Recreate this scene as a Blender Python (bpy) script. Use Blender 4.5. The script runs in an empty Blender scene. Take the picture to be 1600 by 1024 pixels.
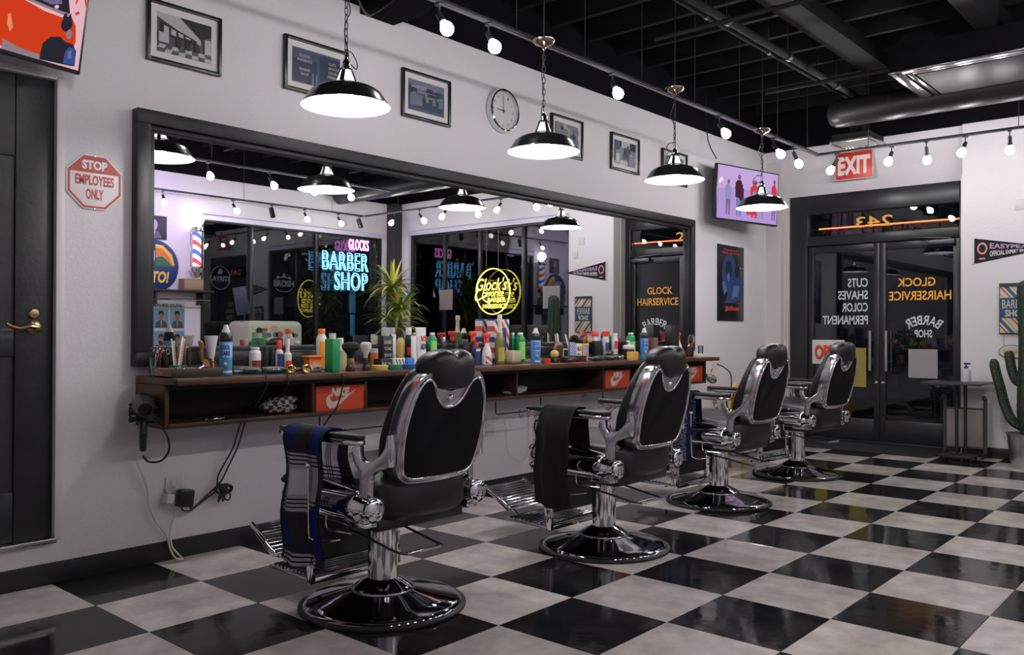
import bpy, bmesh, math, random
from mathutils import Vector, Matrix, noise
C = bpy.context.scene.collection
random.seed(7)
PI = math.pi
# ---------------------------------------------------------------- camera, world, exposure
cd = bpy.data.cameras.new('camera'); cam = bpy.data.objects.new('camera', cd); C.objects.link(cam)
cam.location = (-3.3304, -0.8058, 1.1120); cam.rotation_euler = (1.5763, -0.0036, -0.8518)
cd.sensor_width = 36; cd.sensor_fit = 'HORIZONTAL'; cd.lens = 30.09; cd.clip_start = .02; cd.clip_end = 100
bpy.context.scene.camera = cam
w = bpy.data.worlds.new('night'); bpy.context.scene.world = w; w.use_nodes = True
w.node_tree.nodes['Background'].inputs[0].default_value = (.55, .6, .8, 1)
w.node_tree.nodes['Background'].inputs[1].default_value = .006
vs = bpy.context.scene.view_settings
vs.view_transform = 'Standard'; vs.look = 'None'; vs.exposure = 0.0; vs.gamma = 1; vs.use_curve_mapping = False
BULB = 130.0
PEND = 400.0
# ---------------------------------------------------------------- materials
MATS = {}
def mat(name, col, rough=.5, metal=0., spec=.5, emit=None, es=0., bump=0., bscale=60., var=0., vscale=8., coat=0., trans=0., ior=1.45, alpha=1.):
    if name in MATS: return MATS[name]
    m = bpy.data.materials.new(name); m.use_nodes = True; nt = m.node_tree; b = nt.nodes['Principled BSDF']
    b.inputs['Base Color'].default_value = (*col, 1); b.inputs['Roughness'].default_value = rough
    b.inputs['Metallic'].default_value = metal; b.inputs['Specular IOR Level'].default_value = spec
    b.inputs['Coat Weight'].default_value = coat; b.inputs['Transmission Weight'].default_value = trans; b.inputs['IOR'].default_value = ior
    if emit: b.inputs['Emission Color'].default_value = (*emit, 1); b.inputs['Emission Strength'].default_value = es
    if bump or var:
        tc = nt.nodes.new('ShaderNodeTexCoord')
        n = nt.nodes.new('ShaderNodeTexNoise'); n.inputs['Scale'].default_value = bscale; n.inputs['Detail'].default_value = 4
        nt.links.new(tc.outputs['Object'], n.inputs['Vector'])
        if bump:
            bp = nt.nodes.new('ShaderNodeBump'); bp.inputs['Strength'].default_value = bump; bp.inputs['Distance'].default_value = .01
            nt.links.new(n.outputs[0], bp.inputs['Height']); nt.links.new(bp.outputs[0], b.inputs['Normal'])
        if var:
            n2 = nt.nodes.new('ShaderNodeTexNoise'); n2.inputs['Scale'].default_value = vscale; n2.inputs['Detail'].default_value = 6
            nt.links.new(tc.outputs['Object'], n2.inputs['Vector'])
            r = nt.nodes.new('ShaderNodeMapRange'); r.inputs[1].default_value = .3; r.inputs[2].default_value = .7; r.inputs[3].default_value = 1-var; r.inputs[4].default_value = 1+var
            nt.links.new(n2.outputs[0], r.inputs[0])
            mx = nt.nodes.new('ShaderNodeVectorMath'); mx.operation = 'SCALE'; mx.inputs[0].default_value = col
            nt.links.new(r.outputs[0], mx.inputs['Scale']); nt.links.new(mx.outputs[0], b.inputs['Base Color'])
    MATS[name] = m; return m
def emis(name, col, s):
    if name in MATS: return MATS[name]
    m = bpy.data.materials.new(name); m.use_nodes = True; nt = m.node_tree; nt.nodes.clear()
    e = nt.nodes.new('ShaderNodeEmission'); e.inputs[0].default_value = (*col, 1); e.inputs[1].default_value = s
    o = nt.nodes.new('ShaderNodeOutputMaterial'); nt.links.new(e.outputs[0], o.inputs[0]); MATS[name] = m; return m
def glassmat(name, tint=(.9, .92, .93), ior=1.5, boost=1.):
    if name in MATS: return MATS[name]
    m = bpy.data.materials.new(name); m.use_nodes = True; nt = m.node_tree; nt.nodes.clear()
    t = nt.nodes.new('ShaderNodeBsdfTransparent'); t.inputs[0].default_value = (*tint, 1)
    g = nt.nodes.new('ShaderNodeBsdfGlossy'); g.inputs['Roughness'].default_value = 0.0
    f = nt.nodes.new('ShaderNodeFresnel'); f.inputs[0].default_value = ior
    mu = nt.nodes.new('ShaderNodeMath'); mu.operation = 'MULTIPLY'; mu.inputs[1].default_value = boost; mu.use_clamp = True
    mx = nt.nodes.new('ShaderNodeMixShader'); o = nt.nodes.new('ShaderNodeOutputMaterial')
    nt.links.new(f.outputs[0], mu.inputs[0]); nt.links.new(mu.outputs[0], mx.inputs[0]); nt.links.new(t.outputs[0], mx.inputs[1]); nt.links.new(g.outputs[0], mx.inputs[2]); nt.links.new(mx.outputs[0], o.inputs[0])
    MATS[name] = m; return m
def stripes(name, cols, scale, rough=.5, ang=45, axis='XZ', metal=0.):
    """diagonal painted stripes from object coordinates"""
    if name in MATS: return MATS[name]
    m = bpy.data.materials.new(name); m.use_nodes = True; nt = m.node_tree; b = nt.nodes['Principled BSDF']; b.inputs['Roughness'].default_value = rough; b.inputs['Metallic'].default_value = metal
    tc = nt.nodes.new('ShaderNodeTexCoord'); sp = nt.nodes.new('ShaderNodeSeparateXYZ'); nt.links.new(tc.outputs['Object'], sp.inputs[0])
    def mul(sock, k):
        q = nt.nodes.new('ShaderNodeMath'); q.operation = 'MULTIPLY'; q.inputs[1].default_value = k; nt.links.new(sock, q.inputs[0]); return q.outputs[0]
    a = math.radians(ang); ad = nt.nodes.new('ShaderNodeMath'); ad.operation = 'ADD'
    nt.links.new(mul(sp.outputs[axis[0]], math.cos(a)*scale), ad.inputs[0]); nt.links.new(mul(sp.outputs[axis[1]], math.sin(a)*scale), ad.inputs[1])
    fr = nt.nodes.new('ShaderNodeMath'); fr.operation = 'FRACT'; nt.links.new(ad.outputs[0], fr.inputs[0])
    cr = nt.nodes.new('ShaderNodeValToRGB'); cr.color_ramp.interpolation = 'CONSTANT'; e = cr.color_ramp.elements
    n = len(cols)
    for i, c in enumerate(cols):
        if i < 2: e[i].position = i/n
        else: e.new(i/n)
        e[i].color = (*c, 1)
    nt.links.new(fr.outputs[0], cr.inputs[0]); nt.links.new(cr.outputs[0], b.inputs['Base Color'])
    MATS[name] = m; return m
# ---------------------------------------------------------------- mesh helpers
def tf(bm, verts, M): bmesh.ops.transform(bm, matrix=M, verts=verts)
def box(bm, lo, hi, bev=0., M=None, seg=2):
    lo = Vector(lo); hi = Vector(hi); r = bmesh.ops.create_cube(bm, size=1.); vs_ = r['verts']
    tf(bm, vs_, Matrix.Translation((lo+hi)/2) @ Matrix.Diagonal((*(hi-lo), 1)))
    if bev:
        es = list({e for v in vs_ for e in v.link_edges}); rr = bmesh.ops.bevel(bm, geom=es, offset=bev, segments=seg, affect='EDGES', profile=.5)
        vs_ = list({v for f in rr['faces'] for v in f.verts} | {v for v in vs_ if v.is_valid})
    if M is not None: tf(bm, vs_, M)
    return vs_
def lathe(bm, prof, seg=24, M=None, caps=True):
    rings = []; new = []
    for r, z in prof:
        if r < 1e-6: v = bm.verts.new((0, 0, z)); rings.append([v]); new.append(v)
        else:
            ring = [bm.verts.new((r*math.cos(2*PI*i/seg), r*math.sin(2*PI*i/seg), z)) for i in range(seg)]; rings.append(ring); new += ring
    for a, b in zip(rings, rings[1:]):
        for i in range(seg):
            j = (i+1) % seg
            if len(a) == 1 and len(b) == 1: continue
            if len(a) == 1: bm.faces.new((a[0], b[j], b[i]))
            elif len(b) == 1: bm.faces.new((a[i], a[j], b[0]))
            else: bm.faces.new((a[i], a[j], b[j], b[i]))
    if caps:
        if len(rings[0]) > 1: bm.faces.new(rings[0][::-1])
        if len(rings[-1]) > 1: bm.faces.new(rings[-1])
    if M is not None: tf(bm, new, M)
    return new
def smooth_pts(pts, n=4, closed=False):
    P = [Vector(p) for p in pts]; out = []; N = len(P)
    for i in range(N if closed else N-1):
        p0 = P[(i-1) % N] if closed or i > 0 else P[0]; p1 = P[i]; p2 = P[(i+1) % N]; p3 = P[(i+2) % N] if closed or i+2 < N else P[-1]
        for k in range(n):
            t = k/n; out.append(.5*((2*p1)+(p2-p0)*t+(2*p0-5*p1+4*p2-p3)*t*t+(3*p1-p0-3*p2+p3)*t**3))
    if not closed: out.append(P[-1])
    return out
def tube(bm, pts, r, seg=8, closed=False, M=None, flat=1.):
    P = [Vector(p) for p in pts]; N = len(P); rr = r if hasattr(r, '__len__') else [r]*N
    T = []
    for i in range(N):
        a = P[(i-1) % N] if closed or i > 0 else P[i]; b = P[(i+1) % N] if closed or i < N-1 else P[i]
        t = (b-a); T.append(t.normalized() if t.length > 1e-9 else Vector((0, 0, 1)))
    up = Vector((0, 0, 1)) if abs(T[0].z) < .9 else Vector((1, 0, 0)); n = (up-T[0]*up.dot(T[0])).normalized(); rings = []; new = []
    for i in range(N):
        n = n-T[i]*n.dot(T[i])
        if n.length < 1e-6: n = T[i].orthogonal()
        n.normalize(); b = T[i].cross(n)
        ring = [bm.verts.new(P[i]+(n*math.cos(2*PI*k/seg)+b*math.sin(2*PI*k/seg)*flat)*rr[i]) for k in range(seg)]; rings.append(ring); new += ring
    for i in range(N if closed else N-1):
        a = rings[i]; b = rings[(i+1) % N]
        for k in range(seg): bm.faces.new((a[k], a[(k+1) % seg], b[(k+1) % seg], b[k]))
    if not closed: bm.faces.new(rings[0][::-1]); bm.faces.new(rings[-1])
    if M is not None: tf(bm, new, M)
    return new
def prism(bm, outline, z0, z1, bev=0., M=None, seg=2):
    vs_ = [bm.verts.new((p[0], p[1], z0)) for p in outline]; f = bm.faces.new(vs_)
    r = bmesh.ops.extrude_face_region(bm, geom=[f]); top = [g for g in r['geom'] if isinstance(g, bmesh.types.BMVert)]
    bmesh.ops.translate(bm, vec=(0, 0, z1-z0), verts=top); new = vs_+top
    if bev:
        es = [e for e in {e for v in new for e in v.link_edges} if abs(e.verts[0].co.z-e.verts[1].co.z) < 1e-7]
        rr = bmesh.ops.bevel(bm, geom=es, offset=bev, segments=seg, affect='EDGES', profile=.5)
        new = list({v for f in rr['faces'] for v in f.verts} | {v for v in new if v.is_valid})
    if M is not None: tf(bm, new, M)
    return new
def sell(bm, c, s, n=2.5, seg=20, rings=12, M=None, warp=None):
    """super-ellipsoid"""
    def p(v, e): return math.copysign(abs(v)**e, v)
    rows = []; new = []; e = 2/n
    for i in range(rings+1):
        ph = -PI/2+PI*i/rings
        if i in (0, rings): v = bm.verts.new((0, 0, math.copysign(1, ph))); rows.append([v]); new.append(v); continue
        row = [bm.verts.new((p(math.cos(ph), e)*p(math.cos(2*PI*k/seg), e), p(math.cos(ph), e)*p(math.sin(2*PI*k/seg), e), p(math.sin(ph), e))) for k in range(seg)]; rows.append(row); new += row
    for a, b in zip(rows, rows[1:]):
        for k in range(seg):
            j = (k+1) % seg
            if len(a) == 1: bm.faces.new((a[0], b[j], b[k]))
            elif len(b) == 1: bm.faces.new((a[k], a[j], b[0]))
            else: bm.faces.new((a[k], a[j], b[j], b[k]))
    for v in new:
        v.co = Vector((v.co.x*s[0], v.co.y*s[1], v.co.z*s[2]))
        if warp: v.co = Vector(warp(v.co))
        v.co += Vector(c)
    if M is not None: tf(bm, new, M)
    return new
def plane(bm, pts):
    f = bm.faces.new([bm.verts.new(p) for p in pts]); return f
def new(): return bmesh.new()
def obj(name, bm, m, parent=None, sharp=35, loc=None, M=None, recalc=True):
    if recalc: bmesh.ops.recalc_face_normals(bm, faces=bm.faces)
    me = bpy.data.meshes.new(name); bm.to_mesh(me); bm.free()
    for f in me.polygons: f.use_smooth = True
    me.set_sharp_from_angle(angle=math.radians(sharp))
    for mm in (m if isinstance(m, (list, tuple)) else [m]): me.materials.append(mm)
    o = bpy.data.objects.new(name, me); C.objects.link(o)
    if M is not None: o.matrix_local = M
    elif loc is not None: o.location = loc
    if parent is not None: o.parent = parent
    return o
def tag(o, label=None, cat=None, group=None, kind=None):
    if label: o['label'] = label
    if cat: o['category'] = cat
    if group: o['group'] = group
    if kind: o['kind'] = kind
    return o
def thing(name, label, cat, loc=(0, 0, 0), rz=0, group=None, kind=None, M=None):
    o = bpy.data.objects.new(name, None); C.objects.link(o); o.empty_display_size = .05
    if M is not None: o.matrix_local = M
    else: o.location = loc; o.rotation_euler = (0, 0, rz)
    return tag(o, label, cat, group, kind)
def children(o): return [c for c in C.objects if c.parent == o]
def copy_tree(o, parent=None):
    c = o.copy(); C.objects.link(c); c.parent = parent
    for ch in KIDS(o): copy_tree(ch, c)
    return c
def KIDS(o): return list(o.children)
def tmat(origin, ux, uy):
    ux = Vector(ux).normalized(); uy = Vector(uy).normalized(); uz = ux.cross(uy)
    M = Matrix.Identity(4)
    for i in range(3): M[i][0] = ux[i]; M[i][1] = uy[i]; M[i][2] = uz[i]; M[i][3] = origin[i]
    return M
def text(name, s, m, M, w, h, parent=None, ext=.0006, bold=.0, outline=0., shear=0., align='C', arc=0., space=1.):
    """lettering fitted to a box w x h centred on M's origin; outline>0 gives bent tubes"""
    cu = bpy.data.curves.new(name, 'FONT'); cu.body = s; cu.size = 1; cu.shear = shear; cu.resolution_u = 3; cu.space_character = space
    if outline: cu.fill_mode = 'NONE'; cu.bevel_depth = .001; cu.bevel_resolution = 0
    else: cu.offset = bold
    t = bpy.data.objects.new(name, cu); C.objects.link(t)
    bpy.context.view_layer.update()
    dg = bpy.context.evaluated_depsgraph_get(); me = bpy.data.meshes.new_from_object(t.evaluated_get(dg), depsgraph=dg)
    bpy.data.objects.remove(t); bpy.data.curves.remove(cu)
    xs = [v.co.x for v in me.vertices]; ys = [v.co.y for v in me.vertices]
    x0, x1, y0, y1 = min(xs), max(xs), min(ys), max(ys); sx = w/(x1-x0); sy = h/(y1-y0)
    bm = new(); bm.from_mesh(me); bpy.data.meshes.remove(me)
    if outline:
        # centreline loops -> tubes of even thickness after scaling
        bm.free(); return None
    for v in bm.verts:
        v.co.x = (v.co.x-(x0+x1)/2)*sx; v.co.y = (v.co.y-(y0+y1)/2)*sy
        if arc:
            a = v.co.x/arc; rr = arc+v.co.y; v.co.x = rr*math.sin(a); v.co.y = rr*math.cos(a)-arc
    bmesh.ops.remove_doubles(bm, verts=bm.verts, dist=1e-5)
    r = bmesh.ops.extrude_face_region(bm, geom=list(bm.faces)); bmesh.ops.translate(bm, vec=(0, 0, ext), verts=[g for g in r['geom'] if isinstance(g, bmesh.types.BMVert)])
    return obj(name, bm, m, parent, M=M)
def strokes(name, glyphs, m, M, r, parent=None, seg=6, closed=()):
    bm = new()
    for i, g in enumerate(glyphs):
        tube(bm, [(p[0], p[1], p[2] if len(p) > 2 else 0) for p in g], r, seg)
    return obj(name, bm, m, parent, M=M, sharp=80)
def neon_text(name, s, m, M, w, h, r, parent=None, seg=5):
    """outline tubes that follow the edge of each letter"""
    cu = bpy.data.curves.new(name, 'FONT'); cu.body = s; cu.size = 1; cu.resolution_u = 3; cu.space_character = 1.1
    t = bpy.data.objects.new(name, cu); C.objects.link(t); bpy.context.view_layer.update()
    dg = bpy.context.evaluated_depsgraph_get(); me = bpy.data.meshes.new_from_object(t.evaluated_get(dg), depsgraph=dg)
    bpy.data.objects.remove(t); bpy.data.curves.remove(cu)
    b = new(); b.from_mesh(me); bpy.data.meshes.remove(me); bmesh.ops.remove_doubles(b, verts=b.verts, dist=1e-5)
    xs = [v.co.x for v in b.verts]; ys = [v.co.y for v in b.verts]; x0, x1, y0, y1 = min(xs), max(xs), min(ys), max(ys)
    be = {e for e in b.edges if len(e.link_faces) == 1}; out = new()
    while be:
        e = be.pop(); st = e.verts[0]; cur = e.verts[1]; loop = [st.co.copy(), cur.co.copy()]
        while cur != st:
            nx = next((k for k in cur.link_edges if k in be), None)
            if nx is None: break
            be.discard(nx); cur = nx.other_vert(cur)
            if cur != st: loop.append(cur.co.copy())
        P = [Vector(((p.x-(x0+x1)/2)*w/(x1-x0), (p.y-(y0+y1)/2)*h/(y1-y0), 0)) for p in loop]
        Q = [P[0]]
        for p in P[1:]:
            if (p-Q[-1]).length > r*1.5: Q.append(p)
        if len(Q) > 2: tube(out, Q, r, seg, closed=True)
    b.free(); return obj(name, out, m, parent, M=M, sharp=80)
def FW(y, z, x=5.262): return tmat((x, y, z), (0, -1, 0), (0, 0, 1))      # reads from inside, on the front wall
def FO(y, z, x=5.262): return tmat((x, y, z), (0, 1, 0), (0, 0, 1))       # reads from the street, on the front wall
def LW(x, z, y=3.186): return tmat((x, y, z), (1, 0, 0), (0, 0, 1))       # on the mirror wall
def OO(x, z, y=-2.75): return tmat((x, y, z), (1, 0, 0), (0, 0, 1))       # reads from the street, on the window wall
def struct(name, bm, m, parent=None, **k):
    o = obj(name, bm, m, parent, **k)
    if parent is None: o['kind'] = 'structure'
    return o
WY, XF, YO, XN, HC, TL = 3.188, 5.265, -2.74, -4.60, 3.03, .457
def wallmat():
    m = mat('wall_paint', (.67, .635, .67), .75, spec=.25); nt = m.node_tree; b = nt.nodes['Principled BSDF']
    tc = nt.nodes.new('ShaderNodeTexCoord'); n = nt.nodes.new('ShaderNodeTexNoise'); n.inputs['Scale'].default_value = 55; n.inputs['Detail'].default_value = 5
    n3 = nt.nodes.new('ShaderNodeTexNoise'); n3.inputs['Scale'].default_value = 260; n3.inputs['Detail'].default_value = 2
    ad = nt.nodes.new('ShaderNodeMath'); ad.operation = 'ADD'; nt.links.new(n.outputs[0], ad.inputs[0]); nt.links.new(n3.outputs[0], ad.inputs[1])
    bp = nt.nodes.new('ShaderNodeBump'); bp.inputs['Strength'].default_value = .35; bp.inputs['Distance'].default_value = .006
    nt.links.new(tc.outputs['Object'], n.inputs[0]); nt.links.new(tc.outputs['Object'], n3.inputs[0]); nt.links.new(ad.outputs[0], bp.inputs['Height']); nt.links.new(bp.outputs[0], b.inputs['Normal'])
    r = nt.nodes.new('ShaderNodeMapRange'); r.inputs[1].default_value = .35; r.inputs[2].default_value = .65; r.inputs[3].default_value = .93; r.inputs[4].default_value = 1.05
    mx = nt.nodes.new('ShaderNodeVectorMath'); mx.operation = 'SCALE'; mx.inputs[0].default_value = (.67, .635, .67)
    nt.links.new(n3.outputs[0], r.inputs[0]); nt.links.new(r.outputs[0], mx.inputs['Scale']); nt.links.new(mx.outputs[0], b.inputs['Base Color'])
    return m
def tilemat(name, c, c2, rough, sc, spec=.5):
    m = mat(name, c, rough, spec=spec); nt = m.node_tree; b = nt.nodes['Principled BSDF']
    tc = nt.nodes.new('ShaderNodeTexCoord'); oi = nt.nodes.new('ShaderNodeObjectInfo'); cm = nt.nodes.new('ShaderNodeCombineXYZ'); ml = nt.nodes.new('ShaderNodeMath'); ml.operation = 'MULTIPLY'; ml.inputs[1].default_value = 50
    nt.links.new(oi.outputs['Random'], ml.inputs[0]); nt.links.new(ml.outputs[0], cm.inputs[2])
    ad = nt.nodes.new('ShaderNodeVectorMath'); ad.operation = 'ADD'; nt.links.new(tc.outputs['Object'], ad.inputs[0]); nt.links.new(cm.outputs[0], ad.inputs[1])
    n = nt.nodes.new('ShaderNodeTexNoise'); n.inputs['Scale'].default_value = sc; n.inputs['Detail'].default_value = 8; n.inputs['Roughness'].default_value = .6; nt.links.new(ad.outputs[0], n.inputs[0])
    cr = nt.nodes.new('ShaderNodeValToRGB'); e = cr.color_ramp.elements; e[0].position = .33; e[0].color = (*c2, 1); e[1].position = .66; e[1].color = (*c, 1)
    nt.links.new(n.outputs[0], cr.inputs[0])
    br = nt.nodes.new('ShaderNodeMapRange'); br.inputs[3].default_value = .9; br.inputs[4].default_value = 1.1; nt.links.new(oi.outputs['Random'], br.inputs[0])
    sx = nt.nodes.new('ShaderNodeVectorMath'); sx.operation = 'SCALE'; nt.links.new(cr.outputs[0], sx.inputs[0]); nt.links.new(br.outputs[0], sx.inputs['Scale']); nt.links.new(sx.outputs[0], b.inputs['Base Color'])
    n4 = nt.nodes.new('ShaderNodeTexNoise'); n4.inputs['Scale'].default_value = 7; n4.inputs['Detail'].default_value = 3; nt.links.new(ad.outputs[0], n4.inputs[0])
    bp = nt.nodes.new('ShaderNodeBump'); bp.inputs['Strength'].default_value = .12; bp.inputs['Distance'].default_value = .01; nt.links.new(n4.outputs[0], bp.inputs['Height']); nt.links.new(bp.outputs[0], b.inputs['Normal'])
    rr = nt.nodes.new('ShaderNodeMapRange'); rr.inputs[1].default_value = .3; rr.inputs[2].default_value = .7; rr.inputs[3].default_value = rough*.6; rr.inputs[4].default_value = rough*1.6; nt.links.new(n.outputs[0], rr.inputs[0]); nt.links.new(rr.outputs[0], b.inputs['Roughness'])
    return m
M_wall = wallmat()
M_blk = mat('black_painted_wood', (.014, .014, .017), .45, bump=.15, bscale=40, var=.25, vscale=12)
M_frame = mat('dark_stained_wood', (.013, .012, .016), .45, bump=.2, bscale=30, var=.4, vscale=9)
M_ceil = mat('black_ceiling_paint', (.005, .0045, .006), .95, spec=.1, var=.3, vscale=3)
M_beam = mat('black_beam_paint', (.009, .0085, .010), .7, spec=.25, var=.25, vscale=5)
M_alu = mat('black_anodised_aluminium', (.02, .02, .024), .32, spec=.5)
M_chrome = mat('chrome', (.74, .74, .77), .07, 1.)
M_steel = mat('brushed_steel', (.55, .54, .53), .25, 1.)
M_dsteel = mat('dark_steel', (.10, .10, .11), .35, .8)
M_glass = glassmat('window_glass', (.82, .85, .86), 1.5, 1.3)
M_brass = mat('aged_brass', (.36, .26, .14), .3, 1.)
M_whitemet = mat('white_enamel', (.8, .8, .8), .35)
M_blkplastic = mat('black_plastic', (.018, .018, .02), .3)
M_rubber = mat('black_rubber', (.015, .015, .016), .6)
M_mirror = mat('mirror_silver', (.86, .87, .87), .0, 1.)
# ---- floor
bm = new(); box(bm, (XN, YO, -.05), (XF+.5, WY, -.0035)); floor = struct('floor', bm, mat('tile_bed', (.03, .028, .028), .8))
M_tb = tilemat('black_floor_tile', (.017, .016, .018), (.009, .009, .011), .09, 5)
M_tw = tilemat('cream_floor_tile', (.60, .555, .53), (.40, .365, .35), .16, 6)
def tile_mesh(w_, h_, nm):
    b = new(); box(b, (.0009, .0009, -.003), (w_-.0009, h_-.0009, 0), .0006, seg=1)
    me = bpy.data.meshes.new(nm); bmesh.ops.recalc_face_normals(b, faces=b.faces); b.to_mesh(me); b.free(); return me
TM = {}
for iu in range(-10, 13):
    for iv in range(-6, 7):
        x0 = max(iu*TL, XN); x1 = min((iu+1)*TL, XF+.33); y0 = max(iv*TL, YO); y1 = min((iv+1)*TL, WY)
        if x1-x0 < .02 or y1-y0 < .02: continue
        if x0 > XF-.01 and (y1 < 1.28 or y0 > 2.96): continue
        bl = (iu+iv) % 2 == 0; k = (round(x1-x0, 3), round(y1-y0, 3), bl)
        if k not in TM:
            TM[k] = tile_mesh(x1-x0, y1-y0, 'floor_tile'); TM[k].materials.append(M_tb if bl else M_tw)
        o = bpy.data.objects.new('floor_tile', TM[k]); C.objects.link(o); o.location = (x0, y0, 0); o.parent = floor
# ---- mirror wall (with the raised doorway at its left end)
DX0, DX1, DZ0, DZ1 = -2.95, -1.822, .205, 2.215
bm = new()
box(bm, (XN, WY, 0), (DX0, WY+.15, HC)); box(bm, (DX0, WY, DZ1), (DX1, WY+.15, HC)); box(bm, (DX0, WY, 0), (DX1, WY+.15, DZ0)); box(bm, (DX1, WY, 0), (5.64, WY+.15, HC))
wl = struct('wall_left', bm, M_wall)
bm = new(); box(bm, (XN, WY, HC), (5.75, WY+.15, 3.62)); struct('wall_left_upper', bm, M_ceil)
bm = new(); box(bm, (XN, WY-.008, 0), (5.3, WY, .095), .002); struct('baseboard_left', bm, mat('black_vinyl_base', (.014, .014, .016), .35))
bm = new(); box(bm, (XN, YO, 0), (XN+.1, WY, 3.6)); struct('wall_near', bm, M_wall)
# casing, sill and the door itself
bm = new(); box(bm, (DX1, WY-.012, DZ0-.01), (DX1+.035, WY, DZ1+.012), .003); box(bm, (DX0, WY-.012, DZ1), (DX1, WY, DZ1+.03), .003)
struct('trim_1', bm, mat('casing_paint', (.62, .60, .62), .5))
bm = new(); box(bm, (DX0, WY-.03, DZ0-.022), (DX1+.004, WY+.06, DZ0), .005); struct('trim_2', bm, M_steel)
bm = new(); box(bm, (DX0, WY+.03, DZ0), (DX1, WY+.075, DZ1)); d1 = struct('door_1', bm, M_blk)
bm = new(); box(bm, (DX1-.155, WY+.018, DZ0), (DX1, WY+.03, DZ1), .003); obj('stile', bm, M_blk, d1)
bm = new(); box(bm, (DX0, WY+.018, DZ0), (DX0+.155, WY+.03, DZ1), .003); obj('stile', bm, M_blk, d1)
for z0, z1 in ((DZ0, .42), (1.0, 1.12), (1.86, 2.215)):
    bm = new(); box(bm, (DX0+.155, WY+.02, z0), (DX1-.157, WY+.03, z1), .003); obj('rail', bm, M_blk, d1)
M = tmat((-1.902, WY+.018, 1.185), (1, 0, 0), (0, 0, 1))
bm = new(); lathe(bm, [(.024, 0), (.024, .006), (.019, .012), (.006, .014), (0, .014)], 20); obj('deadbolt', bm, M_brass, d1, M=M)
M = tmat((-1.902, WY+.018, 1.125), (1, 0, 0), (0, 0, 1))
bm = new(); lathe(bm, [(.032, 0), (.032, .006), (.024, .014), (.012, .018), (.011, .045), (0, .047)], 20)
tube(bm, smooth_pts([(0, 0, .04), (-.03, .004, .046), (-.07, -.004, .046), (-.105, .006, .044), (-.12, .016, .043)], 4), [.009]*4+[.008]*4+[.007]*4+[.006]*5, 8); obj('door_handle', bm, M_brass, d1, M=M)
# ---- ceiling deck, joists and beams
bm = new(); box(bm, (XN, YO-.1, 3.58), (6.2, WY+.15, 3.68)); ce = struct('ceiling', bm, M_ceil)
for i in range(24):
    x = XN+.25+i*.43; bm = new(); box(bm, (x, YO, 3.40), (x+.045, WY, 3.58)); obj('joist', bm, M_beam, ce)
for x in (-.4, 3.6):
    bm = new()
    box(bm, (XN, x-.001 if x < 0 else .55, 3.20), (XF+.3, x+.12 if x < 0 else .67, 3.42)); obj('beam', bm, M_beam, ce)
# black ceiling box at the top of the mirror wall
bm = new(); box(bm, (-.14, 2.86, 2.985), (.12, WY, 3.6), .004); tag(obj('ceiling_box', bm, M_ceil), 'black square duct box against the ceiling above the mirror wall', 'duct box')
# ---- front wall (shop door recess + street window)
RY0, RY1 = 1.25, 3.02          # door recess
WY0, WY1, WZ0, WZ1 = -2.42, .585, .35, 2.57
bm = new()
box(bm, (XF, WY1, 0), (XF+.33, RY0, HC)); box(bm, (XF, YO, 0), (XF+.33, WY0, HC)); box(bm, (XF, WY0, WZ1), (XF+.33, WY1, HC)); box(bm, (XF, WY0, 0), (XF+.33, WY1, WZ0))
wf = struct('wall_front', bm, M_wall)
bm = new(); box(bm, (XF, YO-.1, HC), (XF+.4, WY, 3.62)); struct('wall_front_upper', bm, M_ceil)
bm = new()
vsx = [(XF+.05, RY0, HC), (XF+.33, RY0, HC), (XF+.33, RY0, 2.56), (XF+.26, RY0, 2.56)]
v0 = [bm.verts.new(p) for p in vsx]; v1 = [bm.verts.new((p[0], WY, p[2])) for p in vsx]
bm.faces.new(v0); bm.faces.new(v1[::-1])
for i in range(4): bm.faces.new((v0[i], v0[(i+1) % 4], v1[(i+1) % 4], v1[i]))
struct('wall_header', bm, M_wall)
bm = new(); box(bm, (5.36, RY1, 0), (5.60, WY, HC-.005))
for k in range(3): box(bm, (5.44+k*.05, RY1-.012*(k+1), 0), (5.60, RY1-.012*k, 2.56-.012*k), .002)
struct('trim_3', bm, mat('casing_paint2', (.60, .57, .56), .55))
bm = new(); box(bm, (XF-.008, WY1, 0), (XF, RY0, .095), .002); box(bm, (XF-.008, YO, 0), (XF, WY1, .095), .002); struct('baseboard_front', bm, MATS['black_vinyl_base'])
bm = new(); box(bm, (XF-.002, RY0-.0, 0), (XF+.33, RY0+.012, 2.56), .002); box(bm, (XF+.14, RY0+.012, 0), (XF+.17, RY0+.022, 2.55), .002); struct('trim_4', bm, mat('casing_paint2', (0, 0, 0)))
# street window on the front wall
def window(name, M, W, H, mull, trans=None, x=0):
    """M: origin lower-left, local x right, y up, z toward the room"""
    bm = new(); t = .05
    box(bm, (0, 0, -.05), (t, H, .02), .003, M); box(bm, (W-t, 0, -.05), (W, H, .02), .003, M); box(bm, (t, 0, -.05), (W-t, t, .02), .003, M); box(bm, (t, H-t, -.05), (W-t, H, .02), .003, M)
    wi = struct(name, bm, M_alu)
    xs = [t]+list(mull)+[W-t]
    for q in mull:
        bm = new(); box(bm, (q-.025, t, -.045), (q+.025, H-t, .015), .003, M); obj('mullion', bm, M_alu, wi)
    for a, b in zip(xs, xs[1:]):
        a2 = a+.025 if a != t else a; b2 = b-.025 if b != W-t else b
        bm = new(); box(bm, (a2, t, -.018), (b2, H-t, -.010), 0, M); obj('pane', bm, M_glass, wi)
    return wi
window('window_1', tmat((XF+.06, WY1, WZ0), (0, -1, 0), (0, 0, 1)), WY1-WY0, WZ1-WZ0, [.80, 1.60, 2.30])
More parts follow.
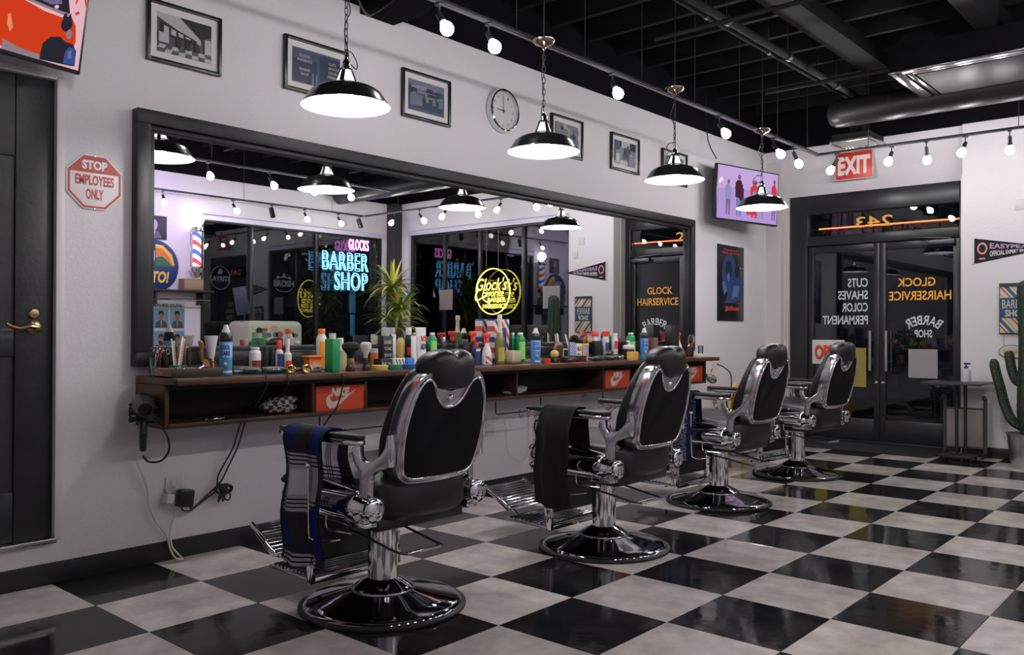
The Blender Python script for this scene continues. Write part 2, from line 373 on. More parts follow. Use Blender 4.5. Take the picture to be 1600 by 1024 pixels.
# ---- window wall
WX0, WX1 = 2.11, 5.02
bm = new()
box(bm, (XN, YO-.3, 0), (WX0, YO, HC)); box(bm, (WX1, YO-.3, 0), (XF, YO, HC)); box(bm, (WX0, YO-.3, 2.53), (WX1, YO, HC)); box(bm, (WX0, YO-.3, 0), (WX1, YO, .35))
struct('wall_right', bm, M_wall)
bm = new(); box(bm, (XN, YO-.3, HC), (XF+.3, YO, 3.6)); struct('wall_right_upper', bm, M_ceil)
window('window_2', tmat((WX0, YO-.06, .35), (1, 0, 0), (0, 0, 1)), WX1-WX0, 2.18, [.72, 1.75])
bm = new(); box(bm, (WX0, YO-.001, 2.50), (WX1, YO+.03, 2.56), .006); box(bm, (XF-.03, WY0, 2.54), (XF+.001, WY1, 2.60), .006); struct('trim_5', bm, mat('header_trim', (.62, .58, .70), .5))
bm = new(); box(bm, (XF-.16, YO, 0), (XF-.001, YO+.17, 3.03), .004); struct('trim_6', bm, mat('corner_post_paint', (.03, .03, .033), .5))
# pavement outside
bm = new(); box(bm, (XN-2, YO-9, -.25), (14, 6, -.15)); struct('pavement', bm, mat('night_asphalt', (.03, .03, .033), .7, var=.4))
# ---- shop door
XD = 5.56
bm = new(); Y0, Y1 = 1.262, 2.985
box(bm, (XD-.04, Y0, 0), (XD+.05, Y0+.075, 2.56), .003); box(bm, (XD-.04, 2.80, 0), (XD+.05, Y1, 2.56), .003); box(bm, (XD-.04, Y0+.075, 2.36), (XD+.05, 2.80, 2.56), .003)
box(bm, (XD-.04, Y0+.075, 2.03), (XD+.05, 2.80, 2.125), .003)
box(bm, (XD-.04, Y0+.075, 0), (XD+.05, 2.80, .03), .003)
d2 = struct('door_2', bm, M_alu)
bm = new(); box(bm, (XD, Y0+.075, 2.125), (XD+.008, 2.80, 2.36)); obj('transom_pane', bm, M_glass, d2)
def leaf(ya, yb, hs, nm):
    bm = new(); st = .055
    box(bm, (XD-.02, ya, .035), (XD+.03, ya+st, 2.02), .003); box(bm, (XD-.02, yb-st, .035), (XD+.03, yb, 2.02), .003); box(bm, (XD-.02, ya+st, 1.95), (XD+.03, yb-st, 2.02), .003); box(bm, (XD-.02, ya+st, .035), (XD+.03, yb-st, .25), .003)
    l = obj('door_leaf', bm, M_alu, d2)
    bm = new(); box(bm, (XD+.001, ya+st, .25), (XD+.009, yb-st, 1.95)); obj('pane', bm, M_glass, l)
    yh = ya+.075 if hs < 0 else yb-.075
    for sx in (-1, 1):
        bm = new(); xx = XD+.005+sx*.075; tube(bm, [(xx, yh, .74), (xx, yh, 1.14)], .015, 12)
        for z in (.83, 1.05): tube(bm, [(xx, yh, z), (XD+.005+sx*.02, yh, z)], .010, 8)
        obj('pull_handle', bm, M_steel, l)
    bm = new(); M = tmat((XD-.021, yh+(-.045 if hs < 0 else .045), .62), (0, -1, 0), (0, 0, 1)); lathe(bm, [(.016, 0), (.016, .006), (.010, .009), (0, .009)], 16, M); obj('lock_cylinder', bm, M_steel, l)
    return l
l1 = leaf(1.34, 2.065, 1, 'a'); l2 = leaf(2.07, 2.795, -1, 'b')
M_let = mat('pale_vinyl_lettering', (.62, .68, .68), .6, emit=(.42, .47, .47), es=0.)
M_orl = mat('orange_vinyl_lettering', (.90, .42, .06), .6)
def dtext(s, y0, y1, z0, z1, m, par, **k): return text('lettering', s, m, FO((y0+y1)/2, (z0+z1)/2, XD-.0015), y1-y0, z1-z0, par, bold=.016, **k)
dtext('GLOCK', 1.555, 1.905, 1.575, 1.66, M_orl, l1); dtext('HAIRSERVICE', 1.415, 1.985, 1.44, 1.53, M_orl, l1)
dtext('BARBER', 1.495, 1.835, 1.20, 1.29, M_let, l1, arc=.27); dtext('SHOP', 1.585, 1.745, 1.075, 1.15, M_let, l1)
for s, a, z in (('CUTS', 2.37, 1.63), ('SHAVES', 2.47, 1.505), ('COLOR', 2.43, 1.38), ('PERMANENT', 2.63, 1.25)): dtext(s, 2.19, a+.02, z-.045, z+.045, M_let, l2)
text('lettering', '243', M_orl, FO(2.13, 2.245, XD-.0015), .36, .11, d2, bold=.01)
# paper notices on the glass
def sheet(name, y0, y1, z0, z1, m, label, x=XD-.003, par=None, n=6):
    bm = new(); g = [[bm.verts.new((x+.0025*math.sin(i*1.7+j*.8)-.002, y0+(y1-y0)*i/n, z0+(z1-z0)*j/n)) for j in range(n+1)] for i in range(n+1)]
    for i in range(n):
        for j in range(n): bm.faces.new((g[i][j], g[i+1][j], g[i+1][j+1], g[i][j+1]))
    bmesh.ops.solidify(bm, geom=list(bm.faces), thickness=.0015)
    return tag(obj(name, bm, m), label, 'notice')
sheet('paper_notice', 1.535, 1.80, .68, .96, mat('white_paper', (.62, .60, .62), .8), 'blank white square paper taped to the right door leaf')
sheet('yellow_poster', 2.205, 2.37, .57, .965, mat('yellow_paper', (.62, .52, .13), .7, var=.12, vscale=60), 'mustard yellow paper poster hanging inside the left door leaf beside the pull handle')
sheet('yellow_poster', 2.60, 2.73, .30, .665, mat('bright_yellow_paper', (.72, .55, .06), .6), 'bright yellow sheet low on the left door leaf behind the far barber chair')
# OPEN sign
bm = new(); prism(bm, [(-.168, -.125), (.168, -.125), (.168, .125), (-.168, .125)], 0, .006, .002); os_ = tag(obj('open_sign', bm, mat('sign_white', (.62, .62, .64), .4), M=FW(2.58, .918, XD-.03)), 'white hanging sign with red block letters reading OPEN on the left door leaf', 'sign')
text('lettering', 'OPEN', mat('sign_dark', (.03, .01, .01), .5), Matrix.Translation((.004, -.004, .0065)), .29, .155, os_, bold=.05)
text('lettering', 'OPEN', mat('sign_red', (.75, .07, .02), .45), Matrix.Translation((0, 0, .0075)), .285, .15, os_, bold=.03)
for s in (-.10, .10):
    bm = new(); M = Matrix.Translation((s, .128, .002)); sell(bm, (0, 0, 0), (.009, .009, .006), 2, 10, 6, M); obj('suction_cup', bm, M_glass, os_)
# red neon tube running behind the transom glass
nt_ = thing('neon_tube', 'glowing red neon tube line with zigzag behind the glass over the door', 'neon light', (XD+.075, 1.32, 2.215))
bm = new(); tube(bm, [(0, 0, 0), (0, 1.40, 0)], .006, 8); obj('tube', bm, emis('red_neon', (1, .10, .03), 9), nt_)
bm = new(); tube(bm, [(.01, .02+i*.05, -.06 if i % 2 else -.006) for i in range(28)], .0016, 5); obj('zigzag_wire', bm, emis('dim_red_neon', (1, .05, .02), .5), nt_)
bm = new(); box(bm, (.012, -.02, -.012), (.02, 1.50, .012)); obj('mounting_bar', bm, M_blkplastic, nt_)
# door closer
bm = new(); box(bm, (XD-.075, 1.37, 1.965), (XD-.022, 1.62, 2.015), .008); tube(bm, [(XD-.06, 1.40, 2.02), (XD-.10, 1.60, 2.035), (XD-.05, 1.78, 2.05)], .007, 6); obj('door_closer', bm, M_dsteel, l1)
# dark mat in front of the door
bm = new(); prism(bm, [(4.86, 1.42), (5.50, 1.42), (5.50, 3.0), (4.86, 3.0)], .0, .008, .003); tag(obj('door_mat', bm, mat('charcoal_mat', (.018, .018, .02), .9, bump=.6, bscale=300)), 'black rubber entrance mat on the floor at the shop door', 'mat')
def ngon(bm, pts, z=0., mi=0):
    f = bm.faces.new([bm.verts.new((p[0], p[1], z)) for p in pts]); f.material_index = mi; return f
def ell(cx, cy, rx, ry, n=14, a0=0): return [(cx+rx*math.cos(a0+2*PI*i/n), cy+ry*math.sin(a0+2*PI*i/n)) for i in range(n)]
def shapes(name, items, mats, M, parent, dz=.0004, thick=.0):
    """flat printed shapes layered on a panel: items = [(material_index, [points])]"""
    bm = new()
    for i, (mi, pts) in enumerate(items): ngon(bm, pts, dz*(i+1), mi)
    return obj(name, bm, mats, parent, M=M, recalc=False)
# ---------------------------------------------------------------- the long wall mirror
MX0, MX1, MZ0, MZ1 = -1.486, 3.735, .945, 2.155
mi = thing('wall_mirror', 'very long wall mirror in a wide dark stained wooden frame above the work counter', 'mirror', ((MX0+MX1)/2, WY, MZ0))
def mframe(a, b, y0, y1, ov):
    for (lo, hi) in (((MX0+a, MZ1-b), (MX1-a, MZ1-a)), ((MX0+a, MZ0+a), (MX1-a, MZ0+b)), ((MX0+a, MZ0+b), (MX0+b, MZ1-b)), ((MX1-b, MZ0+b), (MX1-a, MZ1-b))):
        bm = new(); box(bm, (lo[0]-mi.location.x, y0-WY, lo[1]-MZ0), (hi[0]-mi.location.x, y1-WY, hi[1]-MZ0), .003); obj(ov, bm, M_frame, mi)
mframe(0, .066, WY-.060, WY, 'frame_rail'); mframe(.067, .092, WY-.040, WY-.004, 'inner_moulding')
bm = new(); box(bm, (MX0+.09-mi.location.x, -.012, .09), (MX1-.09-mi.location.x, -.006, MZ1-MZ0-.09)); obj('mirror_glass', bm, M_mirror, mi)
# ---------------------------------------------------------------- work counter
CX0, CX1, CY0, CZ = -1.462, 3.565, 2.79, .900
M_wood = mat('walnut_top', (.085, .040, .024), .28, bump=.1, bscale=30, var=.35, vscale=6)
M_wood2 = mat('walnut_box', (.070, .034, .023), .4, bump=.1, bscale=30, var=.35, vscale=7)
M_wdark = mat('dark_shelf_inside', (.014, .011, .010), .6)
ct = thing('work_counter', 'long walnut wall-mounted counter with an open shelf under the mirror', 'counter', (CX0, WY, 0))
def cbox(nm, lo, hi, m, bev=.002):
    bm = new(); box(bm, (lo[0]-CX0, lo[1]-WY, lo[2]), (hi[0]-CX0, hi[1]-WY, hi[2]), bev); return obj(nm, bm, m, ct)
cbox('worktop', (CX0, CY0, CZ-.032), (CX1, WY-.001, CZ), M_wood, .003)
cbox('shelf_board', (CX0+.02, 2.90, .668), (3.50, WY-.001, .690), M_wood2); cbox('side_panel', (CX0, 2.90, .668), (CX0+.02, WY-.001, CZ-.033), M_wood2); cbox('side_panel', (3.50, 2.90, .668), (3.52, WY-.001, CZ-.033), M_wood2)
cbox('back_panel', (CX0+.02, WY-.02, .690), (3.50, WY-.001, CZ-.033), M_wdark)
for x in (-.662, -.315, .96, 1.955, 2.31, 3.115): cbox('divider', (x, 2.91, .690), (x+.018, WY-.02, CZ-.033), M_wood2)
cbox('top_rail', (CX0+.02, 2.90, CZ-.058), (3.50, 2.915, CZ-.033), M_wdark)
# towel rails under the shelf
M_iron = mat('black_iron', (.02, .02, .02), .5)
for i, (xa, xb, hooks) in enumerate(((-.60, -.06, (-.43,)), (.78, 1.24, (1.02, 1.10)), (1.98, 2.44, (2.2,)))):
    t = thing('hook_rail', ['black iron towel rail under the counter, left of the first barber chair back', 'black iron towel rail with two small hooks under the counter, between the first chairs', 'black iron towel rail under the counter behind the second barber chair'][i], 'rail', (xa, 2.93, .668), group='hook rails under the counter')
    L = xb-xa; bm = new(); tube(bm, smooth_pts([(0, 0, 0), (0, 0, -.075), (.012, 0, -.088), (.03, 0, -.09)], 2)+smooth_pts([(L-.03, 0, -.09), (L-.012, 0, -.088), (L, 0, -.075), (L, 0, 0)], 2), .0045, 6); obj('rail', bm, M_iron, t)
    for h in hooks:
        bm = new(); q = h-xa; tube(bm, smooth_pts([(q, -.008, -.082), (q, .004, -.08), (q, .006, -.10), (q, -.004, -.125), (q, -.018, -.12), (q, -.02, -.108)], 3), .0022, 5); obj('hook', bm, M_iron, t)
# shoe boxes in the shelf slots
M_or = mat('orange_box_card', (.72, .075, .025), .55); M_lid = mat('orange_box_lid', (.62, .06, .02), .5); M_pw = mat('print_white', (.72, .62, .58), .6)
SW = [(-.5, .02), (-.47, -.16), (-.40, -.26), (-.27, -.27), (-.1, -.20), (.5, .26), (-.05, -.02), (-.22, -.075), (-.32, -.06), (-.36, .04), (-.34, .16), (-.44, .1)]
for i, (xa, xb) in enumerate(((-.64, -.325), (1.98, 2.30), (3.14, 3.46))):
    lab = ['orange shoe box with white tick on the shelf left of the nearest barber chair', 'orange shoe box on the shelf left of the second barber chair back', 'orange shoe box in the last shelf slot at the right end of the counter'][i]
    w_ = xb-xa; t = thing('shoe_box', lab, 'shoe box', ((xa+xb)/2, 2.905, .691), group='orange shoe boxes on the shelf')
    bm = new(); box(bm, (-w_/2, 0, 0), (w_/2, .24, .128), .002); obj('box', bm, M_or, t)
    bm = new(); box(bm, (-w_/2-.003, -.003, .095), (w_/2+.003, .243, .133), .002); obj('lid', bm, M_lid, t)
    M = tmat((0, -.0035, .062), (1, 0, 0), (0, 0, 1))
    bm = new(); prism(bm, [(p[0]*.20, p[1]*.18) for p in SW], 0, .0008, M=M); obj('tick_mark', bm, M_pw, t)
    text('lettering', 'NIKE', M_pw, tmat((-.005, -.0035, .099), (1, 0, 0), (0, 0, 1)), .125, .046, t, bold=.06, shear=.25)
# folded cloths and a sandal on the shelf
def chk(name, a, b, sc, rough=.9):
    if name in MATS: return MATS[name]
    m = mat(name, a, rough); nt = m.node_tree; bs = nt.nodes['Principled BSDF']; c = nt.nodes.new('ShaderNodeTexChecker'); c.inputs[1].default_value = (*a, 1); c.inputs[2].default_value = (*b, 1); c.inputs[3].default_value = sc
    tc = nt.nodes.new('ShaderNodeTexCoord'); nt.links.new(tc.outputs['Object'], c.inputs[0]); nt.links.new(c.outputs[0], bs.inputs['Base Color']); return m
for i, (x, lab) in enumerate(((-.80, 'black and white chequered cloth bundle on the shelf left of the orange shoe box'), (1.03, 'small pale bundle of rolled towels on the shelf right of the first barber chair'))):
    t = thing('cloth_bundle', lab, 'cloth', (x, 2.99, .69))
    for k in range(3 if i == 0 else 4):
        bm = new(); s = (.085, .05, .024) if i == 0 else (.022, .05, .022)
        sell(bm, ((0, 0, .026), (.01, .01, .065), (-.03, 0, .045))[k] if i == 0 else (-.05+.04*k, 0, .024+(k % 2)*.01), s, 2.6, 14, 8, warp=lambda c: (c.x+.01*math.sin(c.z*90), c.y, c.z*(1+.2*math.sin(c.x*60)))); obj('fold', bm, chk('check_cloth', (.04, .035, .04), (.38, .35, .36), 42) if i == 0 else mat('pale_towel', (.5, .46, .46), .9), t)
t = thing('clear_tape_roll', 'short chrome pull resting on the shelf edge at the left end of the counter', 'pull', (-1.22, 2.895, .70))
bm = new(); tube(bm, smooth_pts([(-.045, 0, 0), (-.03, -.012, .004), (.03, -.012, .004), (.045, 0, 0)], 4), .006, 8); obj('bar', bm, M_chrome, t); t.name = 'shelf_pull'
# ---------------------------------------------------------------- framed pictures
M_pf = mat('black_picture_frame', (.012, .012, .014), .3); M_mat = mat('picture_mount', (.62, .59, .60), .8)
M_g = [mat('photo_grey_%s' % n, c, .35) for n, c in (('a', (.02, .02, .023)), ('b', (.07, .07, .078)), ('c', (.20, .20, .22)), ('d', (.42, .41, .43)), ('e', (.06, .075, .14)), ('f', (.03, .038, .08)), ('g', (.14, .16, .24)))]
def rnd_boxes(n, w_, h_, seed, cols):
    r = random.Random(seed); out = []
    for i in range(n):
        cx = r.uniform(-w_/2, w_/2); cy = r.uniform(-h_/2, h_/2); a = r.uniform(.02, .2)*w_; b = r.uniform(.05, .3)*h_
        x0, x1, y0, y1 = max(cx-a, -w_/2), min(cx+a, w_/2), max(cy-b, -h_/2), min(cy+b, h_/2)
        if x1-x0 > .004 and y1-y0 > .004: out.append((r.choice(cols), [(x0, y0), (x1, y0+.01*r.random()), (x1, y1), (x0, y1)]))
    return out
pics = [(-1.425, -1.038, 2.405, 2.700, 'black framed photograph of a barber shop interior, leftmost of the pictures above the mirror'),
        (-.665, -.235, 2.432, 2.728, 'black framed bluish photograph of a lettered glass door, partly behind the nearest pendant lamp'),
        (.180, .597, 2.446, 2.744, 'black framed bluish photograph of a shop front, left of the wall clock'),
        (1.65, 2.045, 2.452, 2.752, 'black framed street photograph half hidden behind the second pendant lamp, right of the clock'),
        (2.43, 2.851, 2.450, 2.750, 'black framed photograph of people outside a shop, between the second and third pendant lamps'),
        (3.22, 3.655, 2.450, 2.748, 'black framed photograph behind the third pendant lamp, rightmost of the pictures')]
for i, (x0, x1, z0, z1, lab) in enumerate(pics):
    W, H = x1-x0, z1-z0; t = thing('framed_photograph', lab, 'picture', M=LW((x0+x1)/2, (z0+z1)/2), group='framed photographs above the mirror')
    f = .018; bm = new()
    box(bm, (-W/2, -H/2, 0), (-W/2+f, H/2, .022), .002); box(bm, (W/2-f, -H/2, 0), (W/2, H/2, .022), .002); box(bm, (-W/2+f, -H/2, 0), (W/2-f, -H/2+f, .022), .002); box(bm, (-W/2+f, H/2-f, 0), (W/2-f, H/2, .022), .002); obj('frame', bm, M_pf, t)
    bm = new(); box(bm, (-W/2+f, -H/2+f, .002), (W/2-f, H/2-f, .008)); obj('mount', bm, M_mat, t)
    w_, h_ = W-.105, H-.105; base = 1 if i == 0 else 4 if i in (1, 2) else 2
    it = [(base, [(-w_/2, -h_/2), (w_/2, -h_/2), (w_/2, h_/2), (-w_/2, h_/2)])]
    if i == 0:
        it += [(3, [(-w_/2, h_/2), (-w_*.1, h_*.5), (w_*.3, h_*.05), (w_*.3, -h_*.1), (-w_*.5, h_*.38)]), (0, [(-w_*.1, h_*.5), (w_*.5, h_*.5), (w_*.5, h_*.2), (w_*.3, h_*.05)]), (0, [(-w_*.45, h_*.3), (w_*.22, 0), (w_*.22, -h_*.12), (-w_*.45, -h_*.05)])]
        it += [(3, [(-w_*(.38-.13*k), h_*(.2-.05*k)), (-w_*(.29-.13*k), h_*(.17-.05*k)), (-w_*(.29-.13*k), -h_*.02), (-w_*(.38-.13*k), h_*.0)]) for k in range(4)]
        it += [(1+(k+j) % 2*2, [(-w_*.5+w_*.125*k, -h_*.5+j*.1*h_), (-w_*.5+w_*.125*(k+1), -h_*.5+j*.1*h_), (-w_*.45+w_*.115*(k+1), -h_*.4+j*.1*h_), (-w_*.45+w_*.115*k, -h_*.4+j*.1*h_)]) for k in range(8) for j in range(2)]
        it += [(0, ell(-w_*.12+w_*.17*k, -h_*.2, w_*.05, h_*.13)) for k in range(3)]+[(3, [(w_*.36, -h_*.3), (w_*.48, -h_*.3), (w_*.48, h_*.1), (w_*.36, h_*.08)]), (3, [(-w_*.48, -h_*.25), (-w_*.3, -h_*.25), (-w_*.3, -h_*.02), (-w_*.48, -h_*.0)])]
    elif i == 1:
        it += [(5, [(-w_*.5, -h_*.5), (w_*.0, -h_*.5), (w_*.0, h_*.2), (-w_*.5, h_*.2)]), (5, [(w_*.06, -h_*.45), (w_*.48, -h_*.45), (w_*.48, h_*.42), (w_*.06, h_*.42)]), (6, [(-w_*.1, -h_*.5), (-w_*.06, -h_*.5), (-w_*.06, -h_*.15), (-w_*.1, -h_*.15)]), (6, [(-w_*.02, -h_*.5), (w_*.02, -h_*.5), (w_*.02, -h_*.15), (-w_*.02, -h_*.15)])]
    elif i == 2:
        it += [(6, [(-w_*.5, h_*.28), (w_*.5, h_*.28), (w_*.5, h_*.5), (-w_*.5, h_*.5)]), (5, [(-w_*.45, -h_*.4), (w_*.45, -h_*.4), (w_*.45, h_*.0), (-w_*.45, h_*.0)])]+rnd_boxes(16, w_*.9, h_*.7, 5, [5, 6, 2])
    else: it += rnd_boxes(26, w_, h_, 11+i, [0, 1, 2, 3, 4, 6])
    shapes('print', it, M_g, Matrix.Translation((0, 0, .0085)), t, .00025)
    if i == 1:
        for s, cx, cy, ww in (('CUTS', .10, .05, .05), ('SHAVES', .115, .025, .08), ('COLOR', .105, 0, .06), ('PERMANENT', .125, -.025, .11), ('GLOCK', -.085, .055, .07), ('HAIRSERVICE', -.085, .03, .10), ('BARBER', -.085, -.02, .07), ('SHOP', -.085, -.045, .05)):
            text('lettering', s, M_g[3], Matrix.Translation((cx, cy, .0155)), ww, .015, t, bold=.01)
    if i == 2: text('lettering', 'BARBER SHOP', M_g[3], Matrix.Translation((-.07, .052, .0155)), .13, .018, t, bold=.01)
bm = new(); box(bm, (-.04, 0, -.006), (.04, .006, .0), .001); tag(obj('tape_strip', bm, mat('tape', (.6, .6, .58), .5), M=LW(-1.235, 2.398)@Matrix.Rotation(0, 4, 'Z')), 'small strip of clear tape below the leftmost picture', 'tape')
# ---------------------------------------------------------------- clock
t = thing('wall_clock', 'round chrome wall clock reading nine o clock between two pictures', 'clock', M=LW(1.103, 2.655))
bm = new(); lathe(bm, [(.150, 0), (.152, .03), (.146, .045), (.136, .048), (.130, .040), (.130, .02), (0, .02)], 40); obj('rim', bm, M_chrome, t)
bm = new(); lathe(bm, [(.130, .021), (.130, .0215), (0, .0215)], 40); obj('dial', bm, mat('clock_dial', (.75, .75, .76), .5), t)
M_ink = mat('clock_ink', (.02, .02, .02), .5)
for h in range(1, 13):
    a = PI/2-h*PI/6; text('numeral', str(h), M_ink, Matrix.Translation((.103*math.cos(a), .103*math.sin(a), .0218)), .011 if h < 10 else .019, .019, t)
bm = new()
for k in range(60):
    a = k*PI/30; M = Matrix.Rotation(a, 4, 'Z'); box(bm, (.121, -.0007, .0216), (.127, .0007, .0219), 0, M)
obj('minute_marks', bm, M_ink, t)
def hand(nm, ang, L, w_, z):
    bm = new(); prism(bm, [(-.02, -w_), (L, -w_*.6), (L, w_*.6), (-.02, w_)], z, z+.001, M=Matrix.Rotation(math.radians(ang), 4, 'Z')); obj(nm, bm, M_ink, t)
hand('hour_hand', 178, .068, .0035, .024); hand('minute_hand', 92, .098, .0026, .026)
bm = new(); lathe(bm, [(.006, .022), (.006, .029), (0, .029)], 12); obj('hub', bm, M_ink, t)
bm = new(); lathe(bm, [(.134, .0445), (.07, .0465), (0, .047)], 40, caps=False); obj('crystal', bm, glassmat('clear_glass', (.97, .97, .97), 1.45), t)
# ---------------------------------------------------------------- octagonal sign
t = thing('octagonal_sign', 'red and white octagonal sign reading STOP EMPLOYEES ONLY beside the dark door', 'sign', M=LW(-1.657, 1.786))
def octa(r): return [(r*math.cos(PI/8+k*PI/4), r*math.sin(PI/8+k*PI/4)) for k in range(8)]
M_sw = mat('sign_white_enamel', (.74, .70, .72), .4); M_sr = mat('sign_red_enamel', (.42, .035, .022), .4)
bm = new(); prism(bm, octa(.134), 0, .004, .0015); obj('plate', bm, M_sw, t)
def clip_y(P, y, up):
    out = []
    for a, b in zip(P, P[1:]+P[:1]):
        ia = (a[1] >= y) == up; ib = (b[1] >= y) == up
        if ia: out.append(a)
        if ia != ib: k = (y-a[1])/(b[1]-a[1]); out.append((a[0]+(b[0]-a[0])*k, y))
    return out
bm = new(); O = octa(.127); I = octa(.117)
for k in range(8): prism(bm, [O[k], O[(k+1) % 8], I[(k+1) % 8], I[k]], .0041, .0046)
prism(bm, clip_y(I, .042, True), .0041, .0046); obj('red_print', bm, M_sr, t)
text('lettering', 'STOP', M_sw, Matrix.Translation((0, .077, .0047)), .112, .042, t, bold=.05)
text('lettering', 'EMPLOYEES', M_sr, Matrix.Translation((0, .008, .0043)), .172, .046, t, bold=.035)
text('lettering', 'ONLY', M_sr, Matrix.Translation((0, -.055, .0043)), .078, .048, t, bold=.035)
bm = new(); lathe(bm, [(.004, .004), (.004, .006), (0, .0065)], 10, Matrix.Translation((0, .12, 0))); lathe(bm, [(.004, .004), (.004, .006), (0, .0065)], 10, Matrix.Translation((0, -.12, 0))); obj('screw', bm, M_steel, t)
# ---------------------------------------------------------------- televisions
def tv(label, M, W, H, items, cols, st):
    """origin = lower left corner of the front face"""
    t = thing('television', label, 'television', M=M)
    bm = new(); box(bm, (0, 0, -.035), (W, H, 0), .004); obj('housing', bm, M_blkplastic, t)
    bm = new(); box(bm, (W*.3, H*.25, -.055), (W*.7, H*.75, -.034), .004); obj('rear_cover', bm, M_blkplastic, t)
    b = .012; ms = [emis('screen_%s_%d' % (st, i), c, 1.) for i, c in enumerate(cols)]
    S = lambda P: [(b+(W-2*b)*min(max(p[0], 0), 1), b*1.4+(H-2.4*b)*min(max(p[1], 0), 1)) for p in P]
    shapes('screen', [(0, S([(0, 0), (1, 0), (1, 1), (0, 1)]))]+[(mi_, S(P)) for mi_, P in items], ms, Matrix.Translation((0, 0, .0004)), t, .0003)
    bm = new(); box(bm, (W*.5-.02, -.006, -.02), (W*.5+.02, .002, -.005), .001); obj('sensor', bm, M_blkplastic, t)
    return t
ux = Vector((.9757, .2189, 0)); up = Vector((.04, -.187, .98)).normalized(); ux = (ux-up*ux.dot(up)).normalized()
BR = Vector((-1.765, 3.08, 2.229)); W, H = .97, .56; O = BR-ux*W
def pv(P): return [(.65+px/130*.35, ((82+px*.288)-py)/358/.56) for px, py in P]
def pe(cx, cy, rx, ry, n=12): return pv([(cx+rx*math.cos(2*PI*k/n), cy+ry*math.sin(2*PI*k/n)) for k in range(n)])
items = [(1, [(0, .05), (.65, .02), (.68, .42), (.6, .8), (.3, 1), (0, .9)]), (1, pv([(-2, 2), (22, 6), (60, 24), (98, 36), (106, 31), (116, 48), (119, 72), (112, 98), (60, 93), (25, 82), (-2, 72)])), (2, pv([(20, -12), (92, -14), (98, 5), (103, 27), (95, 30), (70, 22), (40, 10)])), (4, pv([(45, -8), (80, -10), (88, 12), (70, 14), (50, 6)])), (5, pe(78, 4, 6, 8)), (0, pe(79, 17, 4, 3)), (3, pv([(20, 5), (96, 31), (103, 30), (101, 27), (70, 18), (24, 2)])), (1, pv([(111, 26), (117, 23), (120, 27), (113, 30)])),
         (1, pv([(113, -6), (116, -4), (112, 13), (110, 10)])), (1, pv([(128, -8), (132, -6), (128, 6), (132, 14), (130, 20), (125, 6)])), (3, pv([(-2, 66), (25, 80), (60, 92), (118, 106), (116, 112), (60, 99), (-2, 82)])), (7, pv([(2, 30), (6, 28), (12, 50), (8, 56), (2, 44)])), (2, pe(99, 44, 10, 12)), (3, pe(105, 60, 5, 8)), (2, pv([(90, 34), (95, 25), (99, 33), (104, 26), (106, 38)])),
         (2, pv([(60, 92), (62, 74), (74, 64), (90, 64), (100, 72), (113, 76), (121, 88), (121, 112), (60, 100)])), (6, pv([(101, 90), (108, 80), (118, 84), (121, 98), (119, 110), (100, 106)])), (5, pv([(106, 88), (112, 86), (114, 98), (108, 100)]))]
tv('wall television at top left showing an orange car and a dark figure', tmat(O, ux, up), W, H, items, [(.75, .45, .50), (.62, .045, .012), (.02, .02, .03), (.25, .2, .24), (.16, .12, .25), (.16, .14, .24), (.03, .08, .28), (.8, .25, .12)], 'left')
TLp = Vector((3.911, 3.0, 2.699)); TRp = Vector((4.83, 2.815, 2.699)); ux = (TRp-TLp).normalized(); up = Vector((.0, -.05, 1)).normalized(); up = Vector((ux.y*.04, -ux.x*.04, 1)).normalized(); ux = (ux-up*ux.dot(up)).normalized(); W = .945; H = .525
def fig(x, h, body, legs, skin=5, w_=.05, y0=.08): return [(legs, [(x-w_*.6, y0), (x-w_*.7, y0+h*.5), (x+w_*.8, y0+h*.5), (x+w_*.7, y0), (x+w_*.2, y0), (x, y0+h*.35), (x-w_*.2, y0)]), (body, [(x-w_*.9, y0+h*.45), (x-w_, y0+h*.8), (x-w_*.4, y0+h*.88), (x+w_*.5, y0+h*.88), (x+w_*1.1, y0+h*.75), (x+w_*.9, y0+h*.45)]), (skin, ell(x+.003, y0+h*.95, w_*.42, h*.07, 10))]
items = [(1, [(0, .55), (.3, .62), (.6, .6), (1, .7), (1, 1), (0, 1)]), (8, [(.02, .64), (.1, .72), (.07, .78), (.02, .72)])]+fig(.17, .66, 2, 3)+fig(.34, .78, 4, 7, w_=.06)+[(4, [(.27, .62), (.31, .5), (.40, .30), (.42, .42), (.42, .62)])]+fig(.60, .72, 6, 6, w_=.075)+[(2, [(.52, .45), (.60, .62), (.67, .55), (.62, .40)])]+fig(.72, .70, 7, 2)+fig(.93, .8, 6, 3, w_=.045)+[(6, [(.47, .30), (.62, .33), (.62, .14), (.47, .12)])]
tv('wall television in the far corner showing people dancing on a lilac background', tmat(TLp-up*H, ux, up), W, H, items, [(.46, .30, .66), (.55, .38, .70), (.30, .28, .48), (.20, .15, .32), (.06, .02, .04), (.28, .09, .10), (.60, .05, .06), (.16, .22, .45), (.85, .75, .9)], 'right')
t = thing('television_bracket', 'black bracket and cable holding the far corner television to the wall', 'bracket', (4.35, 3.05, 2.45))
bm = new(); box(bm, (-.12, .12, -.15), (.12, .137, .15), .003); obj('wall_plate', bm, M_iron, t)
bm = new(); tube(bm, [(0, .12, 0), (.08, -.03, 0), (.04, -.075, 0)], .012, 8); obj('arm', bm, M_iron, t)
bm = new(); tube(bm, smooth_pts([(-.42, -.03, .29), (-.40, .06, .45), (-.37, .10, .62), (-.36, .12, .9)], 4), .006, 6); obj('cable', bm, M_blkplastic, t)
